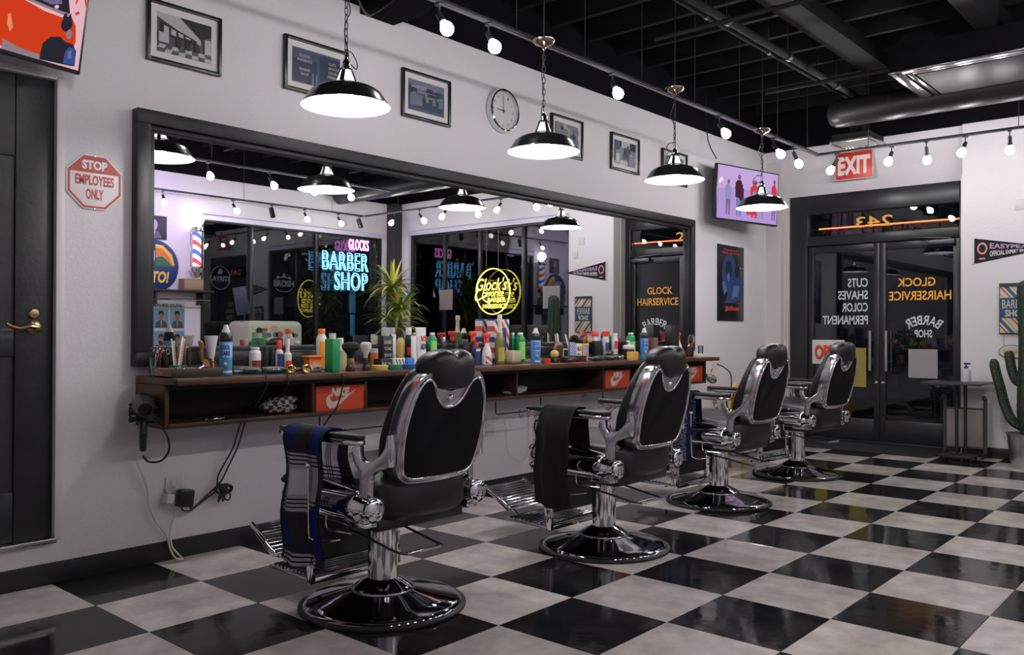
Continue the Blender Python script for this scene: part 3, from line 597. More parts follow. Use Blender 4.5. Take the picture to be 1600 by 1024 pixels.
# ---------------------------------------------------------------- film poster (generic)
t = thing('poster', 'tall dark blue poster with red lettering on the wall under the far television', 'poster', M=LW(4.54, 1.608))
W, H = .555, .75; bm = new(); box(bm, (-W/2, -H/2, 0), (W/2, H/2, .010), .001); obj('board', bm, mat('poster_ink', (.010, .011, .018), .25), t)
pm = [mat('poster_%d' % i, c, .3) for i, c in enumerate(((.03, .06, .17), (.09, .16, .36), (.015, .02, .04), (.25, .36, .55)))]
shapes('print', [(0, ell(-.04, .10, .16, .20)), (2, ell(-.05, .13, .07, .09)), (1, ell(-.06, .06, .03, .05)), (0, [(.0, -.2), (.22, -.16), (.24, .05), (.1, .08), (-.06, -.08), (-.14, -.2)]), (1, [(.0, -.16), (.15, -.12), (.18, -.02), (.05, -.02)]), (2, ell(.12, .12, .05, .07)), (3, ell(.19, .16, .012, .008)), (3, ell(.24, .16, .02, .006)), (1, [(-.2, .0), (-.14, .02), (-.1, -.08), (-.16, -.12)])], pm, Matrix.Translation((0, 0, .0105)), t)
M_pr = mat('poster_red', (.50, .05, .03), .4)
text('lettering', 'juice', M_pr, Matrix.Translation((.02, -.255, .0105)), .32, .06, t, bold=.06)
for yy, ww in ((.33, .3), (.30, .36)):
    bm = new()
    for k in range(14): box(bm, (-ww/2+ww*k/14, yy-.008, .0102), (-ww/2+ww*(k+.7)/14, yy+.008-(k % 3)*.004, .0108))
    obj('red_caption', bm, M_pr, t)
bm = new()
for k in range(20): box(bm, (-.2+.4*k/20, -.195, .0102), (-.2+.4*(k+.6)/20, -.19, .0108))
obj('caption_line', bm, M_pr, t)
# ---------------------------------------------------------------- EXIT sign
t = thing('exit_sign', 'red EXIT sign with white letters hanging over the shop door', 'sign', M=FW(2.255, 2.795, XF+.09)@Matrix.Rotation(0, 4, 'X'))
bm = new(); box(bm, (-.185, -.14, 0), (.185, .14, .012), .012); obj('plate', bm, mat('exit_white', (.75, .62, .62), .4), t)
bm = new(); box(bm, (-.177, -.132, .0115), (.177, .132, .0135), .006); obj('red_face', bm, mat('exit_red', (.62, .045, .03), .4), t)
text('lettering', 'EXIT', mat('exit_letter', (.80, .66, .66), .4), Matrix.Translation((0, 0, .0138)), .32, .185, t, bold=.05)
bm = new(); box(bm, (-.15, .135, .002), (-.135, .26, .006)); box(bm, (.135, .135, .002), (.15, .26, .006)); obj('hanger', bm, M_iron, t)
# ---------------------------------------------------------------- pennant, barber shop sign, oval sign, switch plate, outlets
t = thing('pennant', 'black felt triangular pennant with lilac and white lettering on the front wall', 'pennant', M=FW(1.15, 1.862, XF-.002))
bm = new(); prism(bm, [(0, -.115), (.62, 0), (0, .115)], 0, .003); obj('felt', bm, mat('black_felt', (.016, .014, .018), .95), t)
bm = new(); box(bm, (-.022, -.12, 0), (0, .12, .004), .001); obj('header_strip', bm, mat('felt_white', (.6, .56, .57), .9), t)
M_pl = mat('pennant_lilac', (.42, .28, .50), .9); M_pk = mat('pennant_pink', (.60, .27, .27), .9)
def wedge_text(s, m, x0, x1, yc0, h0, yc1, h1):
    o = text('lettering', s, m, Matrix.Translation((0, 0, .0032)), x1-x0, 1, t, bold=.03)
    for v in o.data.vertices:
        k = (v.co.x+(x1-x0)/2)/(x1-x0); v.co.x = x0+(x1-x0)*k; v.co.y = (yc0+(yc1-yc0)*k)+v.co.y*(h0+(h1-h0)*k)
wedge_text('EASYPEASY', M_pl, .125, .50, .040, .052, .010, .016); wedge_text('OFFICIAL EXPERT SINCE 2019', mat('pennant_white', (.55, .52, .53), .9), .125, .50, -.032, .052, -.008, .014)
shapes('roundel', [(0, ell(.065, .02, .042, .055)), (1, ell(.065, .02, .028, .038)), (0, ell(.065, -.072, .03, .008))], [M_pk, mat('black_felt', (0, 0, 0))], Matrix.Translation((0, 0, .0032)), t)
t = thing('barber_sign', 'tall panel sign with striped ends and BARBER SHOP lettering on the front wall', 'sign', M=FW(.822, 1.337, XF-.002))
bm = new(); box(bm, (-.125, -.225, 0), (.125, .225, .018), .002); obj('board', bm, mat('sign_board_dark', (.03, .028, .025), .5), t)
M_st = stripes('barber_stripes', [(.55, .50, .42), (.55, .50, .42), (.42, .09, .03), (.55, .5, .42), (.02, .09, .20), (.02, .09, .20), (.55, .5, .42), (.50, .36, .08)], 9., .5, 40, 'XY')
for y0, y1 in ((.095, .205), (-.215, -.085)):
    bm = new(); box(bm, (-.118, y0, .0182), (.118, y1, .0195)); obj('striped_panel', bm, M_st, t)
bm = new(); box(bm, (-.121, -.082, .0182), (.121, .092, .0197)); obj('blue_panel', bm, mat('sign_blue', (.015, .075, .15), .45), t)
text('lettering', 'BARBER', mat('sign_cream', (.62, .56, .44), .5), Matrix.Translation((0, .04, .02)), .20, .075, t, bold=.0); text('lettering', 'SHOP', MATS['sign_cream'], Matrix.Translation((0, -.042, .02)), .155, .06, t, bold=.03)
bm = new(); box(bm, (-.121, .195, .02), (.121, .215, .028)); obj('sign_lip', bm, MATS['sign_board_dark'], t)
t = thing('oval_sign', 'small oval cream sign hanging on a cord under the barber shop panel sign', 'sign', M=FW(.85, .955, XF-.002))
bm = new(); prism(bm, ell(0, 0, .105, .062, 28), 0, .010, .002); obj('plaque', bm, mat('oval_teal', (.10, .20, .21), .5), t)
bm = new(); prism(bm, ell(0, 0, .096, .053, 28), .0102, .0115); obj('face', bm, mat('oval_cream', (.55, .52, .42), .5), t)
text('lettering', 'Welcome', mat('oval_gold', (.45, .30, .06), .5), Matrix.Translation((0, 0, .012)), .14, .04, t, bold=.02)
bm = new(); tube(bm, [(-.06, .045, .004), (-.06, .160, .004)], .0015, 5); tube(bm, [(.06, .045, .004), (.06, .160, .004)], .0015, 5); obj('cord', bm, M_iron, t)
def plate(lab, M, w_, h_, socks=2, sw=False, m=None):
    t = thing('switch_plate' if sw else 'wall_outlet', lab, 'switch' if sw else 'outlet', M=M); m = m or mat('plate_plastic', (.55, .53, .54), .35)
    bm = new(); box(bm, (-w_/2, -h_/2, 0), (w_/2, h_/2, .006), .002); obj('plate', bm, m, t)
    for k in range(socks):
        bm = new(); cy = (k-(socks-1)/2)*.038
        if sw: box(bm, (-.035+k*.04, -.02, .006), (-.01+k*.04, .02, .010), .002)
        else:
            box(bm, (-.016, cy-.014, .006), (.016, cy+.014, .009), .003)
        obj('rocker' if sw else 'socket', bm, m, t)
    return t
plate('white double switch plate high on the front wall', FW(.78, 2.25, XF-.001), .10, .10, 2, True)
plate('grey outlet with a plugged-in cable low on the front wall by the cactus pot', FW(.905, .385, XF-.001), .075, .115)
plate('grey outlet low on the left wall with adapters plugged in', LW(-1.272, .355), .085, .10)
plate('grey outlet under the counter just right of the first barber chair', LW(1.0, .455), .08, .12)
plate('grey outlet under the counter left of the second barber chair arm', LW(2.08, .60), .08, .05, 1)
plate('small white thermostat on the front wall left of the pennant tip, seen in the mirror', FW(.69, 2.08, XF-.001), .07, .09, 1, True)
# ---------------------------------------------------------------- barber chairs
M_lea = mat('black_leather', (.010, .010, .011), .36, bump=.12, bscale=160, spec=.55)
M_lea2 = mat('black_vinyl_back', (.007, .007, .0085), .5, bump=.06, bscale=200, spec=.12)
M_chr2 = mat('satin_chrome', (.58, .58, .61), .17, 1.)
M_darkchr = mat('dark_chrome_dome', (.42, .42, .45), .05, 1.)
XZ = Matrix(((1, 0, 0, 0), (0, 0, -1, 0), (0, 1, 0, 0), (0, 0, 0, 1)))       # local x,y,z -> x,-z... prism height runs along -y
YZ = Matrix(((0, 0, 1, 0), (1, 0, 0, 0), (0, 1, 0, 0), (0, 0, 0, 1)))         # outline (y,z), extruded along x
def mirror_x(P): return P+[(-x, y) for x, y in reversed(P) if abs(x) > 1e-6]
FR = mirror_x([tuple(p[:2]) for p in smooth_pts([(0, .538, 0), (.10, .541, 0), (.165, .552, 0), (.198, .590, 0), (.212, .66, 0), (.217, .74, 0), (.209, .82, 0), (.190, .89, 0), (.160, .942, 0), (.122, .962, 0), (.085, .945, 0), (.055, .915, 0), (.025, .897, 0), (0, .893, 0)], 3)])
PN = mirror_x([tuple(p[:2]) for p in smooth_pts([(0, .562, 0), (.10, .564, 0), (.155, .575, 0), (.180, .605, 0), (.192, .67, 0), (.196, .74, 0), (.188, .815, 0), (.170, .88, 0), (.145, .922, 0), (.118, .933, 0), (.092, .915, 0), (.072, .878, 0), (.050, .848, 0), (.024, .832, 0), (0, .829, 0)], 3)])
CU = [(x*.965, .56+(z-.54)*.985) for x, z in FR]
def shear(vs_, k=.24, z0=.55):
    for v in vs_: v.co.y -= (v.co.z-z0)*k
def bend(v, s):
    k = min(1, max(0, (-.19-v.co.y)/.17)); v.co.x -= s*.062*k; v.co.y += .054*k
def make_chair():
    t = thing('barber_chair', 'chair', 'barber chair')
    P = lambda nm, bm, m, sharp=40: obj(nm, bm, m, t, sharp)
    # base
    bm = new(); lathe(bm, [(0, 0), (.330, 0), (.338, .004), (.338, .012), (.325, .018), (.300, .018)], 56, caps=False); P('rubber_ring', bm, M_rubber)
    bm = new(); lathe(bm, [(.322, .016), (.318, .024), (.300, .030), (.24, .042), (.18, .056), (.128, .070)], 56, caps=False); P('base_dome', bm, M_darkchr, 60)
    bm = new(); lathe(bm, [(.128, .068), (.130, .074), (.126, .079), (.112, .088), (.085, .104), (.068, .112), (.060, .116)], 40, caps=False); P('base_collar', bm, M_darkchr, 60)
    bm = new(); lathe(bm, [(.061, .105), (.061, .335), (.075, .340), (.075, .375)], 36); P('column', bm, M_chrome)
    # underframe with the two side hubs
    bm = new(); box(bm, (-.22, -.24, .365), (.22, .22, .415), .01); un = P('seat_underframe', bm, M_blkplastic)
    for s in (-1, 1):
        bm = new()
        pr = [(0, -.325), (.028, -.325), (.034, -.318), (.036, -.29), (.040, -.28), (.052, -.262), (.056, -.23), (.052, -.19), (.050, -.10), (.046, .02), (.044, .12), (.050, .16), (.060, .20), (.064, .235), (.056, .262), (.030, .275), (0, .278)]
        M = Matrix.Translation((s*.268, .0115, .462)) @ Matrix(((1, 0, 0, 0), (0, 0, .86, 0), (0, 1.12, 0, 0), (0, 0, 0, 1))); lathe(bm, pr, 28, M); hub = P('side_housing', bm, M_chrome, 50)
        bm = new(); lathe(bm, [(.046, 0), (.046, .012), (.040, .018), (.018, .022), (0, .023)], 24, Matrix.Translation((s*.268, -.268, .462)) @ Matrix.Rotation(PI/2, 4, 'X')); obj('end_cap', bm, M_chrome, hub)
        bm = new(); box(bm, (s*.262-.018, -.24, .405), (s*.262+.018, .20, .425), .004); box(bm, (s*.262-.03, -.25, .392), (s*.262+.03, -.12, .410), .005); P('side_rail', bm, M_chrome)
    # seat cushion
    bm = new(); sell(bm, (0, -.01, .495), (.252, .285, .098), 4.2, 36, 16, warp=lambda c: (c.x*(1-.04*(c.y > 0)*c.y/.28), c.y, c.z*(1+.06*math.cos(c.x/.25*1.5))+.012*(c.y/.28)-.010*math.exp(-((c.y+.12)/.09)**2)*(c.z > 0))); P('seat_cushion', bm, M_lea, 80)
    for s in (-1, 1):
        bm = new(); tube(bm, smooth_pts([(s*.258, -.22, .515), (s*.262, -.1, .532), (s*.262, .06, .545), (s*.258, .21, .553), (s*.235, .265, .552)], 3), .010, 8, flat=1.6); P('seat_trim', bm, M_chrome)
    # backrest
    bm = new(); v = prism(bm, FR, 0, .070, .007, XZ @ Matrix.Translation((0, 0, .246)), seg=3); shear(bm.verts); bk = P('back_frame', bm, M_chr2, 30)
    bm = new(); prism(bm, PN, 0, .010, .004, XZ @ Matrix.Translation((0, 0, .311))); shear(bm.verts); P('back_panel', bm, M_lea2)
    bm = new(); tube(bm, [(x, -.319-(z-.55)*.24, z) for x, z in [(x*1.02, .745+(z-.745)*1.02) for x, z in PN]], .0075, 8, closed=True); P('back_piping', bm, M_chrome, 80)
    bm = new(); sell(bm, (0, -.317-.315*.24, .862), (.013, .010, .015), 2, 14, 8); P('back_button', bm, M_chrome)
    bm = new(); prism(bm, CU, 0, .085, .030, XZ @ Matrix.Translation((0, 0, .172)), seg=4); 
    for v in bm.verts:
        if v.co.y > -.25: v.co.y -= (v.co.y+.25)*max(0, (v.co.z-.7))*2.2
    shear(bm.verts); P('back_cushion', bm, M_lea, 70)
    # headrest
    bm = new()
    def wp(c):
        g = math.exp(-(c.x/.022)**2); return (c.x, c.y*(1-.10*g)+.22*c.x*c.x/.13, c.z*(1-.16*g)*(1-.25*abs(c.x/.13)**3)-.01*g)
    sell(bm, (0, -.388, .972), (.128, .066, .078), 3.0, 40, 20, warp=wp); P('headrest', bm, M_lea, 80)
    bm = new(); box(bm, (-.02, -.375, .86), (.02, -.362, .96), .003); P('headrest_bracket', bm, M_chrome)
    # arms
    for s in (-1, 1):
        X = s*.305
        bm = new(); OL = [(-.186, .686), (-.221, .692), (-.224, .655), (-.245, .637), (-.268, .634), (-.300, .642), (-.332, .662), (-.352, .690), (-.360, .735), (-.388, .738), (-.392, .69), (-.385, .622), (-.350, .606), (-.304, .598), (-.280, .582), (-.272, .552), (-.272, .50), (-.268, .465), (-.222, .465), (-.222, .515), (-.226, .570), (-.222, .592), (-.205, .615), (-.190, .640), (-.180, .665)]
        if s < 0 or True: prism(bm, OL, -.014, .014, .006, Matrix.Translation((s*.288, 0, 0)) @ YZ)
        [bend(v, s) for v in bm.verts]; P('arm_bracket', bm, M_chr2)
        bm = new(); tube(bm, [(s*.229, -.318, .735), (s*.229, -.322, .62)], .013, 10); P('back_clamp', bm, M_chrome)
        bm = new(); tube(bm, smooth_pts([(X, .165, .698), (X, .195, .675), (X, .208, .63), (X, .196, .58), (X, .205, .545), (X, .23, .52)], 4), [.017]*5+[.014]*4+[.013]*5+[.014]*4+[.018]*3, 10, flat=1.5); P('arm_front_post', bm, M_chrome)
        bm = new(); ol = [(x*.036, -.275+.02+.52*((y+1)/2)) for x, y in [(math.copysign(abs(math.cos(a))**.75, math.cos(a)), math.copysign(abs(math.sin(a))**.35, math.sin(a))) for a in [2*PI*k/28 for k in range(28)]]]
        prism(bm, ol, .716, .738, .008, Matrix.Translation((X, 0, 0)), 3); ap = P('arm_pad', bm, M_lea, 50)
        bm = new(); prism(bm, [(x*1.10, y) for x, y in ol], .698, .718, .006, Matrix.Translation((X, 0, 0)), 2); P('arm_rail', bm, M_chrome, 50)
    # recline lever with ball on the left side
    bm = new(); tube(bm, smooth_pts([(-.374, -.018, .607), (-.374, -.020, .48), (-.372, -.022, .36), (-.365, -.028, .335), (-.34, -.06, .325), (-.30, -.115, .335)], 5), .0048, 8); lv = P('recline_lever', bm, M_chrome, 80)
    bm = new(); sell(bm, (-.374, -.018, .612), (.013, .013, .013), 2, 14, 8); obj('ball_knob', bm, M_chrome, lv)
    bm = new(); tube(bm, smooth_pts([(-.335, -.075, .425), (-.335, -.078, .385), (-.33, -.10, .375), (-.31, -.20, .372)], 4), .004, 6); P('release_wire', bm, M_chrome, 80)
    # pump lever loop behind
    bm = new(); tube(bm, smooth_pts([(-.175, .00, .335), (-.18, -.12, .325), (-.185, -.28, .302), (-.178, -.325, .297), (-.150, -.336, .296), (0, -.338, .296), (.012, -.333, .297), (.018, -.30, .30), (.02, -.15, .325), (.02, -.03, .345)], 3), .0052, 8); P('pump_lever', bm, M_dsteel, 80)
    bm = new(); tube(bm, [(-.165, -.337, .296), (.0, -.339, .296)], .0072, 8); P('pump_grip', bm, M_chrome, 80)
    # leg rest and footrest
    lg = None
    bm = new(); M = Matrix.Translation((0, .245, .43)) @ Matrix.Rotation(math.radians(-6), 4, 'X'); box(bm, (-.185, -.02, -.265), (.185, .025, .0), .012, M, 3); lg = P('calf_pad', bm, M_lea)
    for s in (-1, 1):
        bm = new(); tube(bm, [(s*.205, .20, .455), (s*.205, .225, .30), (s*.205, .215, .11)], .010, 8, flat=1.5); P('footrest_bar', bm, M_chrome)
        bm = new(); box(bm, (s*.222-.012, .165, .095), (s*.222+.012, .195, .235), .004); P('footrest_strap', bm, M_chrome)
    bm = new(); box(bm, (-.215, .19, .100), (.215, .50, .114), .003); low = P('lower_footplate', bm, M_chr2)
    for k in range(11):
        bm = new(); y = .205+k*.027; tube(bm, [(-.205, y, .116), (.205, y, .116)], .0055, 6); obj('rib', bm, M_chrome, low)
    bm = new(); box(bm, (-.225, .168, .094), (.225, .19, .118), .004); obj('edge_bar', bm, M_chrome, low)
    Mu = Matrix.Translation((-.045, .575, .205)) @ Matrix.Rotation(math.radians(30), 4, 'X')
    bm = new(); n = 8; o1 = [(-.10+.2*k/n, .012*math.sin(PI*k/n)) for k in range(n+1)]; o2 = [(y, z-.010) for y, z in reversed(o1)]
    prism(bm, o1+o2, -.160, .160, .003, Mu @ YZ); up_ = P('upper_footplate', bm, M_chr2)
    for k in range(10):
        y = -.088+k*.0195; z = .012*math.sin(PI*(y+.10)/.2)+.002; bm = new(); tube(bm, [(-.150, y, z), (.150, y, z)], .0055, 6, M=Mu); obj('rib', bm, M_chrome, up_)
    for s in (-1, 1):
        bm = new(); box(bm, (s*.157-.007, -.105, -.010), (s*.157+.007, .105, .016), .004, Mu); obj('side_rim', bm, M_chrome, up_)
        bm = new(); tube(bm, [(s*.13-.02, .46, .118), (s*.13-.035, .52, .165), (s*.13-.045, .56, .185)], .008, 6); P('footplate_arm', bm, M_chrome)
        bm = new(); lathe(bm, [(.010, .07), (.010, .1), (0, .101)], 10, Matrix.Translation((s*.10, .34, 0))); P('rubber_bumper', bm, M_rubber)
        bm = new(); sell(bm, (s*.09, .222, .235), (.008, .008, .008), 2, 8, 6); P('calf_pad_bolt', bm, M_steel)
    return t
CH = [(-1.045, 1.889, -1, 'barber chair nearest the camera, black leather and chrome, with a plaid towel over its arm'),
      (.331, 1.759, -1, 'second barber chair from the camera, with a plain black towel over its arm'),
      (1.802, 1.877, -2, 'third barber chair from the camera, with a navy bandana towel over its arm'),
      (3.214, 1.942, -6, 'farthest barber chair, black leather and chrome, in front of the glass shop doors')]
ch0 = make_chair()
chairs = [ch0]+[copy_tree(ch0) for _ in range(3)]
for o, (x, y, r, lab) in zip(chairs, CH):
    o.location = (x, y, 0.0005); o.rotation_euler = (0, 0, math.radians(r)); tag(o, lab, 'barber chair', 'barber chairs facing the mirror')
# ---------------------------------------------------------------- towels over the left arms
def uvnodes(m, f):
    nt = m.node_tree; b = nt.nodes['Principled BSDF']; uv = nt.nodes.new('ShaderNodeUVMap'); sp = nt.nodes.new('ShaderNodeSeparateXYZ'); nt.links.new(uv.outputs[0], sp.inputs[0]); f(nt, b, sp, uv)
def mth(nt, op, a, b=None, c=None):
    q = nt.nodes.new('ShaderNodeMath'); q.operation = op
    for i, s in enumerate((a, b, c)):
        if s is None: continue
        if isinstance(s, (int, float)): q.inputs[i].default_value = s
        else: nt.links.new(s, q.inputs[i])
    return q.outputs[0]
def mixc(nt, f, a, b):
    q = nt.nodes.new('ShaderNodeMix'); q.data_type = 'RGBA'; nt.links.new(f, q.inputs[0]) if not isinstance(f, float) else None
    for i, s in ((6, a), (7, b)):
        if isinstance(s, tuple): q.inputs[i].default_value = (*s, 1)
        else: nt.links.new(s, q.inputs[i])
    return q.outputs[2]
def plaid(nt, b, sp, uv):
    U, V = sp.outputs[0], sp.outputs[1]
    def band(x, per, lo, hi, off=0): fr = mth(nt, 'FRACT', mth(nt, 'MULTIPLY_ADD', x, per, off)); return mth(nt, 'MULTIPLY', mth(nt, 'GREATER_THAN', fr, lo), mth(nt, 'LESS_THAN', fr, hi))
    bu = band(U, 1., .08, .80); bv = band(V, 2.6, .08, .66, .56)
    g = mixc(nt, mth(nt, 'MULTIPLY', bu, bv), mixc(nt, mth(nt, 'MAXIMUM', bu, bv), (.022, .022, .028), (.06, .055, .068)), (.62, .58, .64))
    core = mth(nt, 'MULTIPLY', band(U, 1., .24, .52), band(V, 2.6, .25, .50, .56)); g = mixc(nt, core, g, (.82, .82, .86))
    ln = None
    for ax, per, off, ls in ((U, 1., .0, (.12, .16, .20, .56, .60, .64)), (V, 2.6, .56, (.12, .16, .20, .55, .59, .63))):
        for l in ls:
            k = band(ax, per, l-.006, l+.009, off); ln = k if ln is None else mth(nt, 'MAXIMUM', ln, k)
    g = mixc(nt, mth(nt, 'MULTIPLY', ln, mth(nt, 'MAXIMUM', bu, bv)), g, (.02, .018, .03))
    bl = mth(nt, 'MULTIPLY', band(U, 1., .06, .30), band(V, 2.6, .72, .98, .56)); bl2 = mth(nt, 'MULTIPLY', band(U, 1., .70, .92), band(V, 2.6, .30, .80, .2))
    g = mixc(nt, mth(nt, 'MAXIMUM', bl, bl2), g, (.015, .045, .26)); nt.links.new(g, b.inputs['Base Color'])
def bandana(nt, b, sp, uv):
    mp = nt.nodes.new('ShaderNodeVectorMath'); mp.operation = 'MULTIPLY'; mp.inputs[1].default_value = (.30, 1, 0); nt.links.new(uv.outputs[0], mp.inputs[0])
    v = nt.nodes.new('ShaderNodeTexVoronoi'); v.feature = 'F1'; v.inputs['Scale'].default_value = 26; nt.links.new(mp.outputs[0], v.inputs[0])
    ring = mth(nt, 'GREATER_THAN', mth(nt, 'SINE', mth(nt, 'MULTIPLY', v.outputs['Distance'], 22.)), .1)
    v2 = nt.nodes.new('ShaderNodeTexVoronoi'); v2.inputs['Scale'].default_value = 14; v2.inputs['Randomness'].default_value = .15; nt.links.new(mp.outputs[0], v2.inputs[0]); dots = mth(nt, 'LESS_THAN', v2.outputs['Distance'], .22)
    U = sp.outputs[0]; bd = mth(nt, 'MULTIPLY', mth(nt, 'GREATER_THAN', U, .34), mth(nt, 'LESS_THAN', U, .80))
    g = mixc(nt, mth(nt, 'MAXIMUM', mth(nt, 'MULTIPLY', ring, bd), mth(nt, 'MULTIPLY', dots, mth(nt, 'LESS_THAN', U, .34))), (.012, .016, .06), (.26, .29, .46)); nt.links.new(g, b.inputs['Base Color'])
def floral(nt, b, sp, uv):
    mp = nt.nodes.new('ShaderNodeVectorMath'); mp.operation = 'MULTIPLY'; mp.inputs[1].default_value = (.4, 1, 0); nt.links.new(uv.outputs[0], mp.inputs[0])
    v = nt.nodes.new('ShaderNodeTexVoronoi'); v.inputs['Scale'].default_value = 9; v.inputs['Randomness'].default_value = .1; nt.links.new(mp.outputs[0], v.inputs[0])
    ring = mth(nt, 'GREATER_THAN', mth(nt, 'SINE', mth(nt, 'MULTIPLY', v.outputs['Distance'], 40.)), .3)
    g = mixc(nt, ring, (.012, .012, .014), (.42, .41, .42)); nt.links.new(g, b.inputs['Base Color'])
def towel(nm, chair, y0, y1, zo, zi, m, label, seed, x=-.305, extra=0.):
    bm = new(); uvl = bm.loops.layers.uv.new('UVMap'); hw = .043
    xo = extra; path = [(x-hw-.012-xo, zo)]; n = 14
    for k in range(1, n): path.append((x-hw-.010-xo*min(1, (n-k)/3)+.006*math.sin(k*.7+seed), zo+(.735-zo)*k/n))
    path += [(x-hw-.004, .737), (x-hw*.6, .7475), (x, .750), (x+hw*.6, .7475), (x+hw+.004, .737)]
    m2 = 9
    for k in range(1, m2+1): path.append((x+hw+.010+.008*math.sin(k*.9+seed), .735-(.735-zi)*k/m2))
    ln = [0]
    for a, b in zip(path, path[1:]): ln.append(ln[-1]+math.hypot(b[0]-a[0], b[1]-a[1]))
    N = 14; G = []
    for i, (px, pz) in enumerate(path):
        row = []
        for j in range(N+1):
            u = j/N; dz = max(0, .74-pz); amp = .016*min(1, dz*5)
            yy = y0+(y1-y0)*u; spread = dz*.06*(1 if i < len(path)/2 else -.5)
            out = -1 if i <= n+1 else 1
            row.append(bm.verts.new((px+out*amp*(math.sin(u*9+seed)+.5*math.sin(u*17+dz*5+seed)), yy+spread*(u-.4)+.006*math.sin(dz*20+seed), pz+.008*math.sin(u*6+seed)*(1 if i in (0, len(path)-1) else 0))))
        G.append(row)
    for i in range(len(G)-1):
        for j in range(N):
            f = bm.faces.new((G[i][j], G[i][j+1], G[i+1][j+1], G[i+1][j]))
            for l, (a, b) in zip(f.loops, ((i, j), (i, j+1), (i+1, j+1), (i+1, j))): l[uvl].uv = (1-b/N, ln[a])
    bmesh.ops.solidify(bm, geom=list(bm.faces), thickness=.005)
    o = obj('towel', bm, m, None, 70, recalc=True); c = CH[chair]
    o.location = (c[0], c[1], 0); o.rotation_euler = (0, 0, math.radians(c[2])); return tag(o, label, 'towel', 'towels over the barber chair arms')
m = mat('plaid_flannel', (.1, .1, .1), .95); uvnodes(m, plaid); towel('t', 0, -.095, .172, .225, .50, m, 'grey, white and blue plaid towel over the arm of the nearest barber chair', 1.)
towel('t', 1, -.085, .125, .265, .42, mat('black_towel', (.022, .018, .019), .95, bump=.3, bscale=300), 'plain black towel over the arm of the second barber chair', 2.3, extra=.048)
m = mat('navy_bandana', (.1, .1, .1), .9); uvnodes(m, bandana); towel('t', 2, -.02, .20, .30, .36, m, 'navy blue bandana patterned towel over the arm of the third barber chair', .4)
m = mat('floral_towel', (.1, .1, .1), .9); uvnodes(m, floral); towel('t', 3, .0, .19, .30, .40, m, 'black and white flower patterned towel over the arm of the farthest barber chair', 3.1)
# ---------------------------------------------------------------- pendant lamps
M_shade = mat('black_enamel_shade', (.012, .012, .013), .22, coat=.3); M_shin = mat('white_enamel_inside', (.85, .85, .85), .45)
def link_chain(bm, x, z0, z1, y=0, L=.040):
    n = max(1, int(abs(z0-z1)/(L*.78)))
    for k in range(n):
        z = z0+(z1-z0)*(k+.5)/n; w_ = .0085; h = L/2; pts = []
        for a in range(10):
            an = 2*PI*a/10; px = w_*math.cos(an); pz = h*math.copysign(abs(math.sin(an))**.7, math.sin(an))
            pts.append((x+px, y, z+pz) if k % 2 == 0 else (x, y+px, z+pz))
        tube(bm, pts, .0024, 5, closed=True)
def make_pendant():
    t = thing('pendant_lamp', '', 'pendant lamp')      # origin at the rim centre, z = rim
    P = lambda nm, bm, m, par=t, sharp=50: obj(nm, bm, m, par, sharp)
    bm = new(); lathe(bm, [(.199, 0), (.199, .003), (.192, .012), (.176, .035), (.160, .060), (.135, .078), (.095, .092), (.062, .100), (.052, .104)], 48, caps=False); sh = P('shade', bm, M_shade)
    bm = new(); lathe(bm, [(.199, 0), (.190, .009), (.174, .032), (.158, .056), (.133, .074), (.093, .088), (.060, .096), (.050, .100)], 48, caps=False); obj('shade_lining', bm, M_shin, sh, recalc=False)
    # vented neck: cone with openings, white inside
    bm = new()
    for k in range(4):
        a = k*PI/2+.5; M = Matrix.Rotation(a, 4, 'Z'); r0, r1 = .052, .027; v = [bm.verts.new(M @ Vector(p)) for p in ((r0, -.011, .102), (r0, .011, .102), (r1, .008, .165), (r1, -.008, .165))]; bm.faces.new(v)
        v = [bm.verts.new(M @ Vector(p)) for p in ((r0-.003, -.011, .102), (r0-.003, .011, .102), (r1-.003, .008, .165), (r1-.003, -.008, .165))]; bm.faces.new(v[::-1])
    lathe(bm, [(.055, .098), (.055, .106), (.05, .108)], 32, caps=False); lathe(bm, [(.031, .160), (.031, .168), (.022, .174)], 24, caps=False); P('neck_ribs', bm, M_shade)
    bm = new(); lathe(bm, [(.046, .104), (.024, .163)], 24, caps=False); P('neck_glass', bm, emis('lit_neck', (1, .98, .95), 1.6))
    bm = new(); lathe(bm, [(.020, .170), (.020, .195), (.014, .205), (.008, .212), (.008, .222), (0, .224)], 16); P('socket_cap', bm, M_chrome)
    bm = new(); lathe(bm, [(0, .018), (.020, .022), (.034, .036), (.038, .052), (.034, .070), (.022, .088), (.016, .10)], 20); P('bulb', bm, emis('pendant_bulb', (1, .965, .95), PEND))
    bm = new(); link_chain(bm, 0, .222, .575); P('chain', bm, M_iron, sharp=80)
    bm = new(); tube(bm, smooth_pts([(.012, 0, .205), (.035, .01, .20), (.065, .01, .185), (.07, .01, .215), (.04, .01, .255), (.008, 0, .26), (-.006, .004, .34), (.01, .008, .40), (.03, .01, .44), (.012, .004, .50), (0, 0, .575)], 4), .0028, 6); P('cord', bm, M_blkplastic, sharp=80)
    bm = new(); lathe(bm, [(0, .562), (.006, .564), (.010, .578), (.020, .588), (.050, .600), (.062, .612), (.064, .622), (.060, .626), (0, .626)], 32); P('canopy', bm, mat('canopy_brass', (.45, .36, .30), .18, 1.))
    bm = new(); tube(bm, [(0, 0, .625), (0, 0, 1.46)], .004, 6); P('ceiling_rod', bm, M_iron)
    return t
